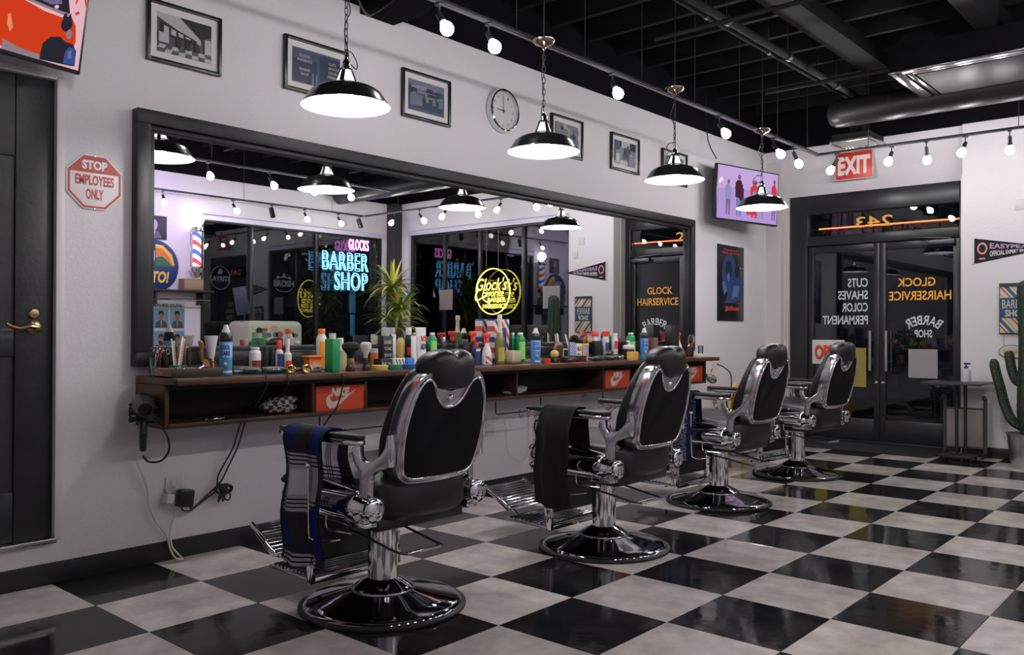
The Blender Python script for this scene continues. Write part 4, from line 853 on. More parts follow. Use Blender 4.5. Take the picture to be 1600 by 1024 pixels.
PL = [(-.925, 2.300, 2.128, 'nearest pendant lamp, black barn shade lit white inside, hanging left of the clock'), (.350, 2.188, 2.112, 'second pendant lamp, black barn shade in front of the street photograph right of the clock'), (1.732, 2.172, 2.142, 'third pendant lamp, black barn shade in front of the rightmost framed photograph'), (3.072, 2.170, 2.105, 'farthest pendant lamp, black barn shade hanging in front of the far television')]
p0 = make_pendant()
for i, (o, (x, y, z, lab)) in enumerate(zip([p0]+[copy_tree(p0) for _ in range(3)], PL)):
    o.location = (x, y, z); o.rotation_euler = (0, 0, i*.7); tag(o, lab, 'pendant lamp', 'black pendant lamps over the barber chairs')
# slack black cable from the first pendant chain to the ceiling box
bm = new(); tube(bm, smooth_pts([(-.90, 2.30, 2.74), (-.82, 2.36, 2.82), (-.75, 2.45, 2.80), (-.66, 2.55, 2.76), (-.50, 2.68, 2.76), (-.36, 2.78, 2.83), (-.14, 2.88, 2.99)], 5), .006, 6); tag(obj('slack_cable', bm, M_blkplastic), 'slack black cable looping from the first pendant chain to the ceiling box', 'cable')
# ---------------------------------------------------------------- track lighting
ZT = 2.745
def track(lab, a, b, drops):
    a = Vector(a); b = Vector(b); d = (b-a); L = d.length; rz = math.atan2(d.y, d.x)
    t = thing('light_track', lab, 'light track', a, rz)
    bm = new(); box(bm, (0, -.018, -.010), (L, .018, .012), .002); obj('rail', bm, M_alu, t)
    bm = new(); box(bm, (0, -.004, -.0115), (L, .004, -.0095)); obj('contact_strip', bm, M_steel, t)
    for k in drops:
        bm = new(); tube(bm, [(k*L, 0, .01), (k*L, 0, 3.40-ZT)], .003, 6); obj('drop_rod', bm, M_iron, t)
    return t
track('long black light track over the barber chairs, parallel to the mirror wall', (-2.6, 2.245, ZT), (4.36, 2.245, ZT), [.05, .2, .31, .40, .49, .58, .68, .78, .88, .97])
track('black light track across the front of the shop over the glass doors', (4.40, 2.262, ZT), (4.40, -2.38, ZT), [.1, .35, .6, .85])
track('black light track along the street window wall', (4.38, -2.40, ZT), (-1.0, -2.40, ZT), [.1, .35, .6, .85])
track('black light track over the middle of the shop, outside the picture', (-2.4, -.45, ZT), (3.2, -.45, ZT), [.1, .35, .6, .85])
M_bulb = emis('track_bulb', (1, .98, .96), BULB)
M_bulb2 = emis('track_bulb_middle', (1, .97, .94), BULB*2.4)  # middle bulbs made stronger than the rest to brighten the lower walls
def make_spot(mb=None):
    t = thing('track_bulb', '', 'track light')      # origin at the track; bulb points along +x and down
    P = lambda nm, bm, m, sharp=50: obj(nm, bm, m, t, sharp)
    bm = new(); box(bm, (-.022, -.014, -.022), (.022, .014, -.009), .003); tube(bm, [(0, 0, -.02), (0, 0, -.062)], .0045, 8); P('adapter', bm, M_alu)
    D = Vector((.62, 0, -.78)).normalized(); o = Vector((0, 0, -.068)); M = Matrix.Translation(o) @ D.to_track_quat('Z', 'Y').to_matrix().to_4x4()
    bm = new(); lathe(bm, [(0, -.012), (.014, -.010), (.016, 0), (.016, .045), (.018, .05), (.018, .062), (0, .062)], 18, M); P('lamp_holder', bm, M_alu)
    bm = new(); lathe(bm, [(.012, .060), (.014, .068), (.026, .085), (.033, .105), (.033, .122), (.024, .138), (.010, .146), (0, .147)], 16, M); P('bulb', bm, mb or M_bulb)
    return t
def make_can():
    t = thing('track_spotlight', '', 'track light')
    bm = new(); box(bm, (-.022, -.014, -.022), (.022, .014, -.009), .003); tube(bm, [(0, 0, -.02), (0, 0, -.06)], .0045, 8); obj('adapter', bm, M_alu, t)
    D = Vector((.35, 0, -.94)).normalized(); M = Matrix.Translation((0, 0, -.10)) @ D.to_track_quat('Z', 'Y').to_matrix().to_4x4()
    bm = new(); lathe(bm, [(0, -.06), (.026, -.058), (.032, -.05), (.032, .07), (.028, .07), (.026, .05), (0, .05)], 20, M); obj('barrel', bm, M_alu, t)
    return t
s0 = make_spot(); s1 = make_spot(M_bulb2); spots = []; first = {}
A = [(-.40, -100, 'bare track bulb nearest the camera on the track over the chairs'), (-.04, -110, 'second bare track bulb over the chairs, left of the clock'), (1.10, -115, 'bare track bulb over the chairs between the second and third pendant canopies'), (2.50, -105, 'bare track bulb over the chairs between the third and fourth pendant lamps'), (3.45, -100, 'bare track bulb over the chairs above the far television'), (3.86, -15, 'bare track bulb at the far end of the chair track, left of the EXIT sign'), (-1.9, -80, 'bare track bulb over the chairs outside the left of the picture')]
for x, a, l in A: spots.append((x, 2.245, a, l))
for y, a, l in ((2.07, 78, 'bare bulb on the front track beside the left edge of the EXIT sign'), (1.60, 175, 'bare bulb on the front track just right of the EXIT sign'), (1.32, 10, 'second bare bulb right of the EXIT sign on the front track'), (1.02, 170, 'third bare bulb right of the EXIT sign on the front track'), (.70, 10, 'fourth bare bulb right of the EXIT sign, at the right edge of the picture'),
                (.20, 180, ''), (-.25, 10, ''), (-.75, 180, ''), (-1.25, 20, ''), (-1.75, 170, '')):
    spots.append((4.40, y, a, l or 'bare bulb on the front track by the street window, seen only in the mirror'))
for x, a in ((-2.2, 80), (-1.6, 100), (-1.0, 70), (-.4, 110), (.2, 80), (.92, 100), (1.6, 80), (2.1, 90), (2.6, 100)): spots.append((x, -.45, a, 'bare bulb on the middle track, some seen only in the mirror, others added for light'))  # extra bulbs added along this track to light the lower walls
for x, a in ((3.95, 90), (3.40, 90), (2.35, 80), (1.45, 100), (.6, 90), (-.4, 90)): spots.append((x, -2.40, a, 'bare bulb on the window wall track, seen only in the mirror'))
for i, (x, y, a, l) in enumerate(spots):
    kk = 'm' if 'middle' in l else 'w'; src = s1 if kk == 'm' else s0; o = copy_tree(src) if kk in first else src; first[kk] = 1; o.location = (x, y, ZT); o.rotation_euler = (0, 0, math.radians(a))
    tag(o, l, 'track light', 'bulbs seen only in the mirror' if 'only' in l else 'bare bulbs on the ceiling tracks')
c0 = make_can()
for i, (x, y, a) in enumerate(((2.90, -2.40, 90), (4.52-.2, -2.42+.02, 60), (-.2, -2.4, 90))):
    o = c0 if i == 0 else copy_tree(c0); o.location = (x, y, ZT); o.rotation_euler = (0, 0, math.radians(a)); tag(o, ['black unlit barrel spotlight on the window wall track, left of the corner in the mirror', 'black unlit barrel spotlight at the corner of the tracks, seen in the mirror', 'black unlit barrel spotlight on the window wall track, outside the mirror view'][i], 'track light', 'barrel spotlights')
# ---------------------------------------------------------------- ceiling equipment
t = thing('ceiling_cassette', 'square steel air conditioning cassette set in the black ceiling at upper right', 'air conditioner', (3.68, .72, 3.0))
W = .52
bm = new(); box(bm, (-W, -W, .02), (W, W, .20), .01); obj('body', bm, M_ceil, t)
for lo, hi in (((-W, -W), (W, -W+.085)), ((-W, W-.085), (W, W)), ((-W, -W+.085), (-W+.085, W-.085)), ((W-.085, -W+.085), (W, W-.085))):
    bm = new(); box(bm, (*lo, 0), (*hi, .02), .006); obj('frame_panel', bm, mat('cassette_steel', (.40, .40, .42), .2, 1.), t)
for lo, hi in (((-W+.12, -W+.10), (W-.12, -W+.135)), ((-W+.12, W-.135), (W-.12, W-.10)), ((-W+.10, -W+.14), (-W+.135, W-.14)), ((W-.135, -W+.14), (W-.10, W-.14))):
    bm = new(); box(bm, (*lo, .006), (*hi, .018), .003); obj('louvre', bm, MATS['cassette_steel'], t)
bm = new(); box(bm, (-W+.15, -W+.15, .004), (W-.15, W-.15, .016), .004); obj('grille', bm, mat('cassette_dark', (.05, .05, .055), .45, .6), t)
t = thing('air_vent', 'square steel air vent with angled fins hanging above the EXIT sign', 'vent', (4.78, 2.02, 2.90))
bm = new(); box(bm, (-.2, -.17, .0), (.2, .17, .05), .003); box(bm, (-.06, -.06, .05), (.06, .06, .5), .003); obj('box', bm, M_beam, t)
for k in range(11):
    bm = new(); y = -.15+k*.03; box(bm, (-.19, y-.001, -.03), (.19, y+.001, .0), 0, Matrix.Translation((0, y, 0)) @ Matrix.Rotation(.6, 4, 'X') @ Matrix.Translation((0, -y, 0))); obj('fin', bm, M_steel, t)
for lo, hi in (((-.215, -.185), (.215, -.165)), ((-.215, .165), (.215, .185)), ((-.215, -.165), (-.195, .165)), ((.195, -.165), (.215, .165))):
    bm = new(); box(bm, (*lo, -.035), (*hi, 0), .003); obj('vent_rim', bm, M_steel, t)
t = thing('round_duct', 'large round black air duct crossing the ceiling near the shop front', 'duct', (4.12, 0, 3.02))
bm = new(); lathe(bm, [(0, 2.03), (.09, 2.02), (.115, 1.98), (.12, 1.9), (.12, -2.6), (0, -2.6)], 28, Matrix(((1, 0, 0, 0), (0, 0, 1, 0), (0, -1, 0, 0), (0, 0, 0, 1)))); obj('duct', bm, mat('duct_paint', (.015, .014, .016), .4), t)
for y in (1.5, .5, -.5, -1.5):
    bm = new(); tube(bm, [(0, y, .11), (0, y, .56)], .004, 6); lathe(bm, [(.123, -.012), (.123, .012)], 28, Matrix.Translation((0, y, 0)) @ Matrix.Rotation(PI/2, 4, 'X'), caps=False); obj('hanger', bm, M_iron, t)
t = thing('long_beam', 'wide black duct running along the ceiling toward the shop front', 'duct', (0, 1.60, 3.30))
bm = new(); box(bm, (-4.4, -.10, 0), (4.0, .10, .12), .004); obj('duct', bm, M_beam, t)
for i, (y, z, r_) in enumerate(((1.80, 3.14, .026), (1.95, 3.20, .014))):
    t = thing('ceiling_pipe', ['thick black sprinkler pipe running along the ceiling', 'thin black conduit running along the ceiling beside the sprinkler pipe'][i], 'pipe', (0, y, z))
    bm = new(); tube(bm, [(-4.4, 0, 0), (4.6, 0, 0)], r_, 12); obj('pipe', bm, M_beam, t)
    for k in range(8):
        bm = new(); x = -3+k*.95; lathe(bm, [(r_*1.35, -.02), (r_*1.35, .02)], 14, Matrix.Translation((x, 0, 0)) @ Matrix.Rotation(PI/2, 4, 'Y')); tube(bm, [(x, 0, r_), (x, 0, 3.4-z)], .003, 5); obj('clamp', bm, M_dsteel, t)
for i, (x, z) in enumerate(((1.53, 3.05), (3.20, 3.05), (4.85, 3.10))):
    bm = new(); tube(bm, [(x, 2.2, z), (x, .0, z+.0), (x, -1.2, z)], .016, 8); tag(obj('cross_pipe', bm, M_beam), ['black cross pipe under the ceiling between the second and third pendant canopies', 'black cross pipe under the ceiling above the third pendant canopy', 'black cross pipe under the ceiling nearest the shop front'][i], 'pipe')
# ---------------------------------------------------------------- things on the counter (x, y, width, height in metres)
IT = {
'tray': (-1.374, 2.93, 0.27, 0.049), 'shears': (-1.475, 2.93, 0.075, 0.138), 'combjar': (-1.354, 3.0, 0.054, 0.193), 'copper': (-1.215, 2.98, 0.064, 0.107), 'talc': (-1.149, 3.06, 0.069, 0.22), 'spray1': (-1.163, 2.9, 0.061, 0.242), 'smallcan': (-0.943, 3.0, 0.061, 0.131), 'black1': (-0.868, 3.02, 0.029, 0.133), 'black2': (-0.83, 3.02, 0.03, 0.133), 'redcap': (-0.802, 3.0, 0.043, 0.166), 'squeeze': (-0.765, 2.98, 0.043, 0.173), 'darkband': (-0.712, 3.1, 0.336, 0.144), 'orange2': (-0.524, 3.02, 0.059, 0.227), 'tub': (-0.634, 2.95, 0.088, 0.085), 'clip1': (-0.872, 2.84, 0.089, 0.047), 'clip2': (-0.789, 2.83, 0.097, 0.045), 'green': (-0.595, 2.83, 0.05, 0.203), 'pump': (-0.443, 2.95, 0.056, 0.175), 'neckbrush': (-0.484, 2.82, 0.095, 0.156), 'shavebrush': (-0.358, 2.85, 0.066, 0.155), 'redjar': (-0.176, 3.0, 0.047, 0.116), 'blackbox': (-0.042, 3.06, 0.075, 0.188), 'blacktin': (-0.152, 2.95, 0.084, 0.058), 'whitetube': (0.041, 3.08, 0.034, 0.196), 'yellowtin': (-0.276, 2.83, 0.095, 0.028), 'greentin': (-0.165, 2.83, 0.075, 0.029), 'bluetin': (-0.063, 2.83, 0.08, 0.03), 'stripebox': (-0.066, 2.93, 0.081, 0.06), 'bluebox': (0.02, 2.93, 0.056, 0.059), 'amber': (0.094, 3.08, 0.054, 0.188), 'darkbottle': (0.176, 3.1, 0.051, 0.238), 'tube2': (0.127, 3.0, 0.042, 0.188), 'bigtube': (0.202, 3.02, 0.081, 0.239), 'greenb': (0.374, 3.1, 0.06, 0.208), 'd1': (0.472, 3.1, 0.041, 0.179), 'd2': (0.584, 3.1, 0.037, 0.171), 'd3': (0.672, 3.1, 0.046, 0.158), 'trigger1': (0.726, 3.08, 0.067, 0.234), 'smallb': (0.676, 3.0, 0.045, 0.147), 'trigger2': (0.737, 2.97, 0.075, 0.221), 'champ': (0.872, 2.98, 0.076, 0.327), 'brushblock': (0.974, 2.95, 0.094, 0.094), 'gb1': (1.142, 3.1, 0.04, 0.209), 'gb2': (1.162, 3.05, 0.071, 0.209), 'purple': (1.098, 3.1, 0.044, 0.209), 'cool2': (1.075, 2.84, 0.068, 0.24), 'orangetin': (1.175, 2.83, 0.056, 0.033), 'hairbrush': (1.631, 3.08, 0.122, 0.144), 'yellowbrush': (1.392, 2.93, 0.058, 0.089), 'box1': (1.67, 3.06, 0.052, 0.092), 'tin1': (1.434, 2.86, 0.076, 0.04), 'tin2': (1.589, 2.87, 0.105, 0.046), 'bluebook': (1.786, 3.08, 0.058, 0.139), 'whitebook': (1.843, 3.06, 0.063, 0.129), 'yellowbook': (1.932, 3.06, 0.063, 0.128), 'comb1': (1.708, 3.12, 0.033, 0.225), 'comb2': (1.832, 3.1, 0.053, 0.22), 'bowl': (2.006, 3.13, 0.128, 0.206), 'wr1': (2.144, 3.12, 0.05, 0.221), 'wr2': (2.288, 3.12, 0.056, 0.222), 'blkbox': (2.11, 3.08, 0.085, 0.147), 'clip3': (1.826, 2.88, 0.151, 0.046), 'pile': (2.075, 2.98, 0.196, 0.113), 'wtube': (2.355, 3.08, 0.056, 0.207), 'green3': (2.555, 3.06, 0.078, 0.212), 'bowlpump': (2.406, 2.98, 0.107, 0.151), 'yb': (2.262, 2.85, 0.084, 0.064), 'bluet': (2.388, 2.84, 0.08, 0.037), 'cool3': (2.63, 2.98, 0.068, 0.249), 'brown': (2.843, 3.03, 0.075, 0.17), 'trig3': (3.382, 3.1, 0.08, 0.231), 'blackbig': (3.237, 3.08, 0.112, 0.281), 'brushjar': (3.567, 3.06, 0.11, 0.22), 'glass': (3.605, 3.0, 0.046, 0.099), 'wtray': (3.431, 2.92, 0.107, 0.028), 'mat1': (-1.145, 2.86, 0.212, 0.023), 'redplate': (-0.537, 2.82, 0.081, 0.005), 'redplate2': (1.203, 2.83, 0.109, 0.019), 'stripe': (1.011, 3.12, 0.162, 0.31)
}
_c = {}
def cm(name, col, rough=.4, **k): return mat(name, col, rough, **k)
W_ = cm('plastic_white', (.62, .60, .60), .35); BK = cm('plastic_black', (.015, .015, .017), .28); GR = cm('plastic_green', (.01, .22, .07), .35); BL = cm('can_blue', (.07, .27, .55), .3); RD = cm('plastic_red', (.60, .045, .025), .35); OR_ = cm('plastic_orange', (.75, .16, .02), .35)
AMB = cm('amber_liquid', (.42, .17, .02), .2); CRM = cm('cream_bristle', (.55, .47, .33), .9, bump=.5, bscale=200); NAV = cm('label_navy', (.02, .04, .14), .5); YEL = cm('tin_yellow', (.55, .38, .08), .4); GT = cm('tin_green', (.02, .20, .11), .4); BT = cm('tin_blue', (.02, .10, .28), .4); PAL = cm('label_pale_green', (.45, .50, .30), .5); BRN = cm('varnished_wood', (.22, .085, .03), .35); COP = mat('copper', (.75, .32, .2), .18, 1.); GLD = mat('gold_metal', (.75, .55, .2), .2, 1.); TRA = cm('milky_plastic', (.55, .52, .52), .4); YLB = cm('label_yellow', (.65, .48, .10), .5); PUR = cm('label_violet', (.12, .06, .28), .5)
CG = 'bottles and jars on the counter'
def it(k, name, label, cat, group=CG, rz=0., dx=0, dy=0):
    x, y, w_, h = IT[k]; return thing(name, label, cat, (x+dx, y+dy, CZ+.0004), rz, group), w_, h
def face_rz(x, y): return math.atan2(cam.location.x-x, -(cam.location.y-y))*-1*-1
def lb(t, r, z0, z1, m, words=None, wm=None, a0=-150, a1=30, flat=None):
    """printed label wrapped round a bottle, with words facing the camera"""
    bm = new(); n = 14; A = [math.radians(a0+(a1-a0)*i/n) for i in range(n+1)]
    lo = [bm.verts.new((r*math.cos(a), r*math.sin(a), z0)) for a in A]; hi = [bm.verts.new((r*math.cos(a), r*math.sin(a), z1)) for a in A]
    for i in range(n): bm.faces.new((lo[i], lo[i+1], hi[i+1], hi[i]))
    l = obj('label_wrap', bm, m, t, recalc=False)
    if words:
        c = math.radians(-125)
        for i, s in enumerate(words):
            hh = (z1-z0)/(len(words)+.4); zz = z1-hh*(i+.7)
            M = tmat((0, 0, zz), (1, 0, 0), (0, 0, 1)); o = text('lettering', s, wm or BK, M, min(r*1.5, r*.42*len(s)), hh*.80, t, ext=.0003, bold=.05)
            for v in o.data.vertices:
                a = c+v.co.x/r; zz2 = v.co.y; rr = r+.0006+v.co.z; v.co = Vector((rr*math.cos(a), zz2, -rr*math.sin(a)))
            # after M (x right, z up): local (x,y,z)->(x, -z, y)
    return l
def body(t, prof, m, nm='body', seg=24, sx=1., sy=1.):
    bm = new(); lathe(bm, prof, seg, Matrix.Diagonal((sx, sy, 1, 1))); return obj(nm, bm, m, t, 40)
def spray_can(k, label):
    t, w_, h = it(k, 'spray_can', label, 'spray can'); r = w_*.48
    body(t, [(r*.9, 0), (r, .004), (r, h*.66), (r*.94, h*.68)], BL); body(t, [(r*.95, h*.66), (r*1.0, h*.67), (r*1.0, h*.76), (r*.9, h*.83), (r*.55, h*.87)], BK, 'shoulder'); body(t, [(r*.72, h*.84), (r*.60, h*.89), (r*.40, h*.95), (r*.32, h), (0, h)], W_, 'cap')
    VI = cm('label_violet_blue', (.03, .015, .30), .4)
    lb(t, r*1.01, h*.36, h*.64, cm('can_lightblue', (.30, .52, .74), .3), ['COOL', 'CARE'], VI); lb(t, r*1.01, h*.06, h*.10, W_)
    bm = new(); sell(bm, (r*math.cos(math.radians(-125)), r*math.sin(math.radians(-125)), h*.22), (r*.3, r*.3, h*.05), 2, 12, 8); obj('seal', bm, cm('seal_grey', (.35, .35, .40), .4), t)
    return t
def bottle(k, label, m, capm, lm=None, words=None, wm=None, sh=.72, neck=.3, lz=(.15, .6), sx=1., sy=1., name='bottle', rz=0, dx=0):
    t, w_, h = it(k, name, label, 'bottle', dx=dx); r = w_*.48
    body(t, [(r*.92, 0), (r, .004), (r, h*sh*.92), (r*.9, h*sh), (r*neck, h*sh*1.1), (r*neck, h*sh*1.16)], m, sx=sx, sy=sy)
    body(t, [(r*neck*1.25, h*sh*1.10), (r*neck*1.25, h*.98), (r*neck*1.1, h), (0, h)], capm, 'cap', 18)
    if lm: lb(t, r*1.012*min(sx, sy) if sx == sy else r*1.012, h*lz[0], h*lz[1], lm, words, wm)
    return t
def jar(k, label, m, lidm, lm=None, words=None, name='jar', lidh=.22, cat='jar', dz=0):
    t, w_, h = it(k, name, label, cat); r = w_*.49
    body(t, [(r*.95, 0), (r, .003), (r, h*(1-lidh)), (r*.9, h*(1-lidh))], m); body(t, [(r*1.03, h*(1-lidh)), (r*1.03, h*.96), (r*.97, h), (0, h)], lidm, 'lid')
    if lm: lb(t, r*1.015, h*.12, h*(1-lidh)*.92, lm, words)
    return t
def card(k, name, label, m, fm=None, words=None, wm=None, d=.05, cat='box', rz=.0, fm2=None):
    t, w_, h = it(k, name, label, cat); bm = new(); box(bm, (-w_/2, -d/2, 0), (w_/2, d/2, h), .0015); obj('carton', bm, m, t)
    if fm: bm = new(); box(bm, (-w_*.44, -d/2-.0008, h*.08), (w_*.44, -d/2, h*.92)); obj('printed_panel', bm, fm, t)
    if words:
        for i, s in enumerate(words):
            hh = h*.8/len(words); text('lettering', s, wm or BK, tmat((0, -d/2-.001, h*.9-hh*(i+.5)), (1, 0, 0), (0, 0, 1)), w_*.75, hh*.55, t, bold=.02)
    return t
def squeeze_tube(k, label, m, pm=None, words=None, capm=None, cap_down=True, dx=0):
    t, w_, h = it(k, 'squeeze_tube', label, 'tube', dx=dx); r = w_*.5
    bm = new(); rings = []; n = 16
    for q, z in ((1., .14), (1., .4), (1., .7), (1.05, 1.0)):
        f = .75*(1-(z-.14)/.86)+.04; rings.append([bm.verts.new((r*q*math.cos(2*PI*i/n), r*f*math.sin(2*PI*i/n), h*z)) for i in range(n)])
    for a, b in zip(rings, rings[1:]):
        for i in range(n): bm.faces.new((a[i], a[(i+1) % n], b[(i+1) % n], b[i]))
    bm.faces.new(rings[0][::-1]); bm.faces.new(rings[-1]); obj('tube_body', bm, m, t, 50)
    body(t, [(r*.8, 0), (r*.82, .003), (r*.72, h*.14), (0, h*.14)], capm or BK, 'cap', sy=.8)
    if pm: bm = new(); box(bm, (-r*.55, -r*.62, h*.3), (r*.5, -r*.60, h*.8)); bmesh.ops.rotate(bm, verts=bm.verts, cent=(0, -r*.6, h*.3), matrix=Matrix.Rotation(-.10, 3, 'X')); obj('print', bm, pm, t)
    if words:
        for i, s in enumerate(words): text('lettering', s, RD if i % 2 == 0 else NAV, tmat((0, -r*.60+.0*i, h*(.72-.2*i)), (1, 0, 0), (0, 0, 1)) @ Matrix.Rotation(.0, 4, 'X'), r*1.2, h*.13, t, ext=.004, bold=.03)
    return t
def trigger(k, label, m, pm=None, dx=0):
    t, w_, h = it(k, 'trigger_sprayer', label, 'spray bottle', dx=dx); r = w_*.46
    body(t, [(r*.9, 0), (r, .004), (r, h*.26), (r*.8, h*.42), (r*.42, h*.58), (r*.36, h*.66)], m)
    bm = new(); lathe(bm, [(r*.42, h*.64), (r*.42, h*.72), (r*.3, h*.76)], 14); box(bm, (-r*1.15, -r*.32, h*.80), (r*.75, r*.32, h*.93), .006); box(bm, (-r*.35, -r*.25, h*.70), (r*.35, r*.25, h*.86), .005); box(bm, (-r*1.35, -r*.18, h*.84), (-r*1.1, r*.18, h*.91), .002)
    box(bm, (-r*.85, -r*.14, h*.58), (-r*.62, r*.14, h*.82), .003, Matrix.Translation((-r*.0, 0, 0))); obj('trigger_head', bm, RD, t)
    if pm:
        lb(t, r*1.015, h*.04, h*.26, pm)
        for q in t.children:
            if q.name.startswith('label_wrap'): pass
    return t
# --- left group
t, w_, h = it('tray', 'wooden_tray', 'wooden box tray with a dark long side, heaped with steel clips, at the left', 'box', None); t.location.x = -1.335
bm = new(); box(bm, (-.125, -.085, 0), (.125, .085, .008), .001); box(bm, (-.125, .077, 0), (.125, .085, .04), .001); box(bm, (-.125, -.085, 0), (-.117, .077, .04), .001); box(bm, (.117, -.085, 0), (.125, .077, .04), .001); obj('box_body', bm, cm('pale_wood', (.25, .13, .07), .4, var=.3), t)
bm = new(); box(bm, (-.124, -.087, .001), (.126, -.077, .041), .001); obj('dark_front', bm, cm('dark_wood', (.03, .018, .014), .4), t)
bm = new(); tube(bm, smooth_pts([(-.127, -.02, .028), (-.131, -.012, .022), (-.131, .012, .022), (-.127, .02, .028)], 3), .002, 5); obj('latch', bm, M_steel, t)
rr = random.Random(3)
for k in range(26):
    cl = thing('hair_clip', 'small steel sectioning clip in the heap on the wooden tray', 'hair clip', (-1.335+rr.uniform(-.09, .10), 2.93+rr.uniform(-.06, .05), CZ+.014+rr.uniform(0, .03)), group='steel clips heaped on the wooden tray')
    cl.rotation_euler = (rr.uniform(-.5, .5), rr.uniform(-.6, .6), rr.uniform(0, 6.28))
    for s in (-1, 1):
        bm = new(); tube(bm, [(-.024, s*.0015, s*.001), (0, s*.002, s*.004), (.016, s*.003, s*.006), (.026, s*.003, s*.010)], [.002, .0024, .0026, .0018], 6, flat=1.8); obj('jaw', bm, M_chrome, cl, 70)
t, w_, h = it('shears', 'glass_tumbler', 'clear glass tumbler of scissors at the far left end of the counter', 'glass', None); t.location.x = -1.425; t.location.z = CZ+.0004; t.location.y = 3.06; r = .036
bm = new(); lathe(bm, [(r*.82, 0), (r, .09), (r-.003, .09), (r*.82-.003, .004), (0, .004)], 24); obj('glass_wall', bm, M_glass, t)
for k in range(6):
    a = k*1.1; s = thing('scissors', 'steel barber scissors standing in the glass tumbler at the left end of the counter', 'scissors', (-1.425+.012*math.cos(a), 3.06+.012*math.sin(a), CZ+.006), a, 'scissors in the tumbler')
    s.rotation_euler = (.22*math.sin(a), .22*math.cos(a)+.05, a)
    for q in (-1, 1):
        bm = new(); tube(bm, [(0, 0, 0), (q*.002, 0, .05), (q*.006, 0, .10)], [.001, .003, .0022], 6, flat=.5); obj('blade', bm, M_chrome, s)
        bm = new(); tube(bm, [(q*(.012+.009*math.cos(b)), 0, .115+.014*math.sin(b)) for b in [2*PI*j/12 for j in range(12)]], .002, 5, closed=True); obj('finger_ring', bm, M_chrome, s)
def cup_of(k, label, m, n, tools, r=None, h_=None, name='tool_cup'):
    t, w_, h = it(k, name, label, 'cup', None); r = r or w_*.48; hh = h_ or h*.4
    body(t, [(r*.85, 0), (r, hh*.1), (r, hh), (r*.9, hh), (r*.85, .01), (0, .01)], m, 'cup_wall'); return t, h
t, h = cup_of('combjar', 'white cup with a green rim holding combs at the left end of the counter', W_, 3, None, .036, .05); x, y = t.location.x, t.location.y
bm = new(); lathe(bm, [(.0368, .044), (.0368, .053), (.033, .053)], 24, caps=False); obj('rim', bm, GT, t)
def comb(x, y, L, rz, tilt, m, label, z=.012, wd=.018):
    o = thing('comb', label, 'comb', (x, y, CZ+z), rz, 'combs standing on the counter'); o.rotation_euler = (tilt*.6, tilt, rz)
    bm = new(); box(bm, (-wd*.5, -.0015, 0), (-wd*.1, .0015, L), .0006)
    for k in range(22): z0 = L*.08+k*L*.04; box(bm, (-wd*.1, -.0008, z0), (wd*.5, .0008, z0+L*.022))
    obj('comb_plate', bm, m, o)
comb(x-.006, y, .165, .2, -.08, CRM, 'cream ribbed comb standing in the white cup at the left end'); comb(x+.012, y+.01, .175, .5, .12, W_, 'white comb standing in the white cup at the left end', wd=.03)
for i, (dx, tl, L) in enumerate(((.035, .12, .15), (-.03, -.15, .13), (.075, .05, .145))):
    o = thing('hair_brush', ['brown wooden brush standing behind the white cup', 'orange brown wooden brush leaning left of the white cup', 'dark wooden brush standing left of the copper mug'][i], 'brush', (x+dx, y+.06, CZ+.0004)); o.rotation_euler = (0, tl, .4)
    bm = new(); sell(bm, (0, 0, L*.62), (.022, .012, L*.36), 2.4, 16, 10); tube(bm, [(0, 0, 0.004), (0, 0, L*.3)], [.010, .008], 10); obj('handle', bm, BRN, o)
    bm = new(); sell(bm, (0, -.012, L*.62), (.016, .010, L*.3), 2.6, 12, 8); obj('bristles', bm, cm('dark_bristle', (.03, .02, .015), .9), o)
t, w_, h = it('copper', 'copper_mug', 'polished copper shaving mug left of the tall blue spray can', 'mug', None); r = w_*.45
body(t, [(r*.7, 0), (r*.95, h*.15), (r, h*.45), (r*.85, h*.7), (r*.9, h*.75), (r*.8, h*.72), (0, h*.6)], COP); bm = new(); tube(bm, smooth_pts([(r*.9, 0, h*.6), (r*1.5, 0, h*.55), (r*1.5, 0, h*.25), (r*.9, 0, h*.18)], 4), .004, 6); obj('handle', bm, COP, t)
bm = new(); tube(bm, smooth_pts([(-.02, 0, h*.6), (-.03, 0, h*1.0), (-.028, .0, h*1.35), (-.04, 0, h*1.55)], 3), [.008]*3+[.01]*3+[.012]*2+[.010, .002], 8); obj('wood_stick', bm, BRN, t)
t, w_, h = it('talc', 'neck_duster', 'white fluted plastic holder standing behind the copper mug', 'holder', None)
bm = new(); n = 28; lo = [bm.verts.new((.014*math.cos(2*PI*i/n), .014*math.sin(2*PI*i/n), h*.35)) for i in range(n)]; hi = [bm.verts.new(((.034+.002*(i % 2))*math.cos(2*PI*i/n), (.024+.002*(i % 2))*math.sin(2*PI*i/n), h*.86)) for i in range(n)]
for i in range(n): bm.faces.new((lo[i], lo[(i+1) % n], hi[(i+1) % n], hi[i]))
bm.faces.new(lo[::-1]); bm.faces.new(hi); obj('fluted_head', bm, TRA, t); body(t, [(.028, 0), (.028, .01), (.013, .02), (.013, h*.36)], W_, 'stand')
spray_can('spray1', 'tall blue spray can with black shoulder at the left end of the counter')
bottle('smallcan', 'white plastic bottle with a dark red label right of the left blue spray can', W_, W_, cm('label_maroon', (.20, .03, .025), .5), sh=.84, neck=.6, lz=(.1, .5))
bottle('black1', 'small black bottle with a red foot mark, left one of a pair', BK, BK, RD, lz=(.06, .2), sh=.8, neck=.7); bottle('black2', 'small black bottle with a white foot mark, right one of a pair', BK, BK, W_, lz=(.06, .2), sh=.8, neck=.7)
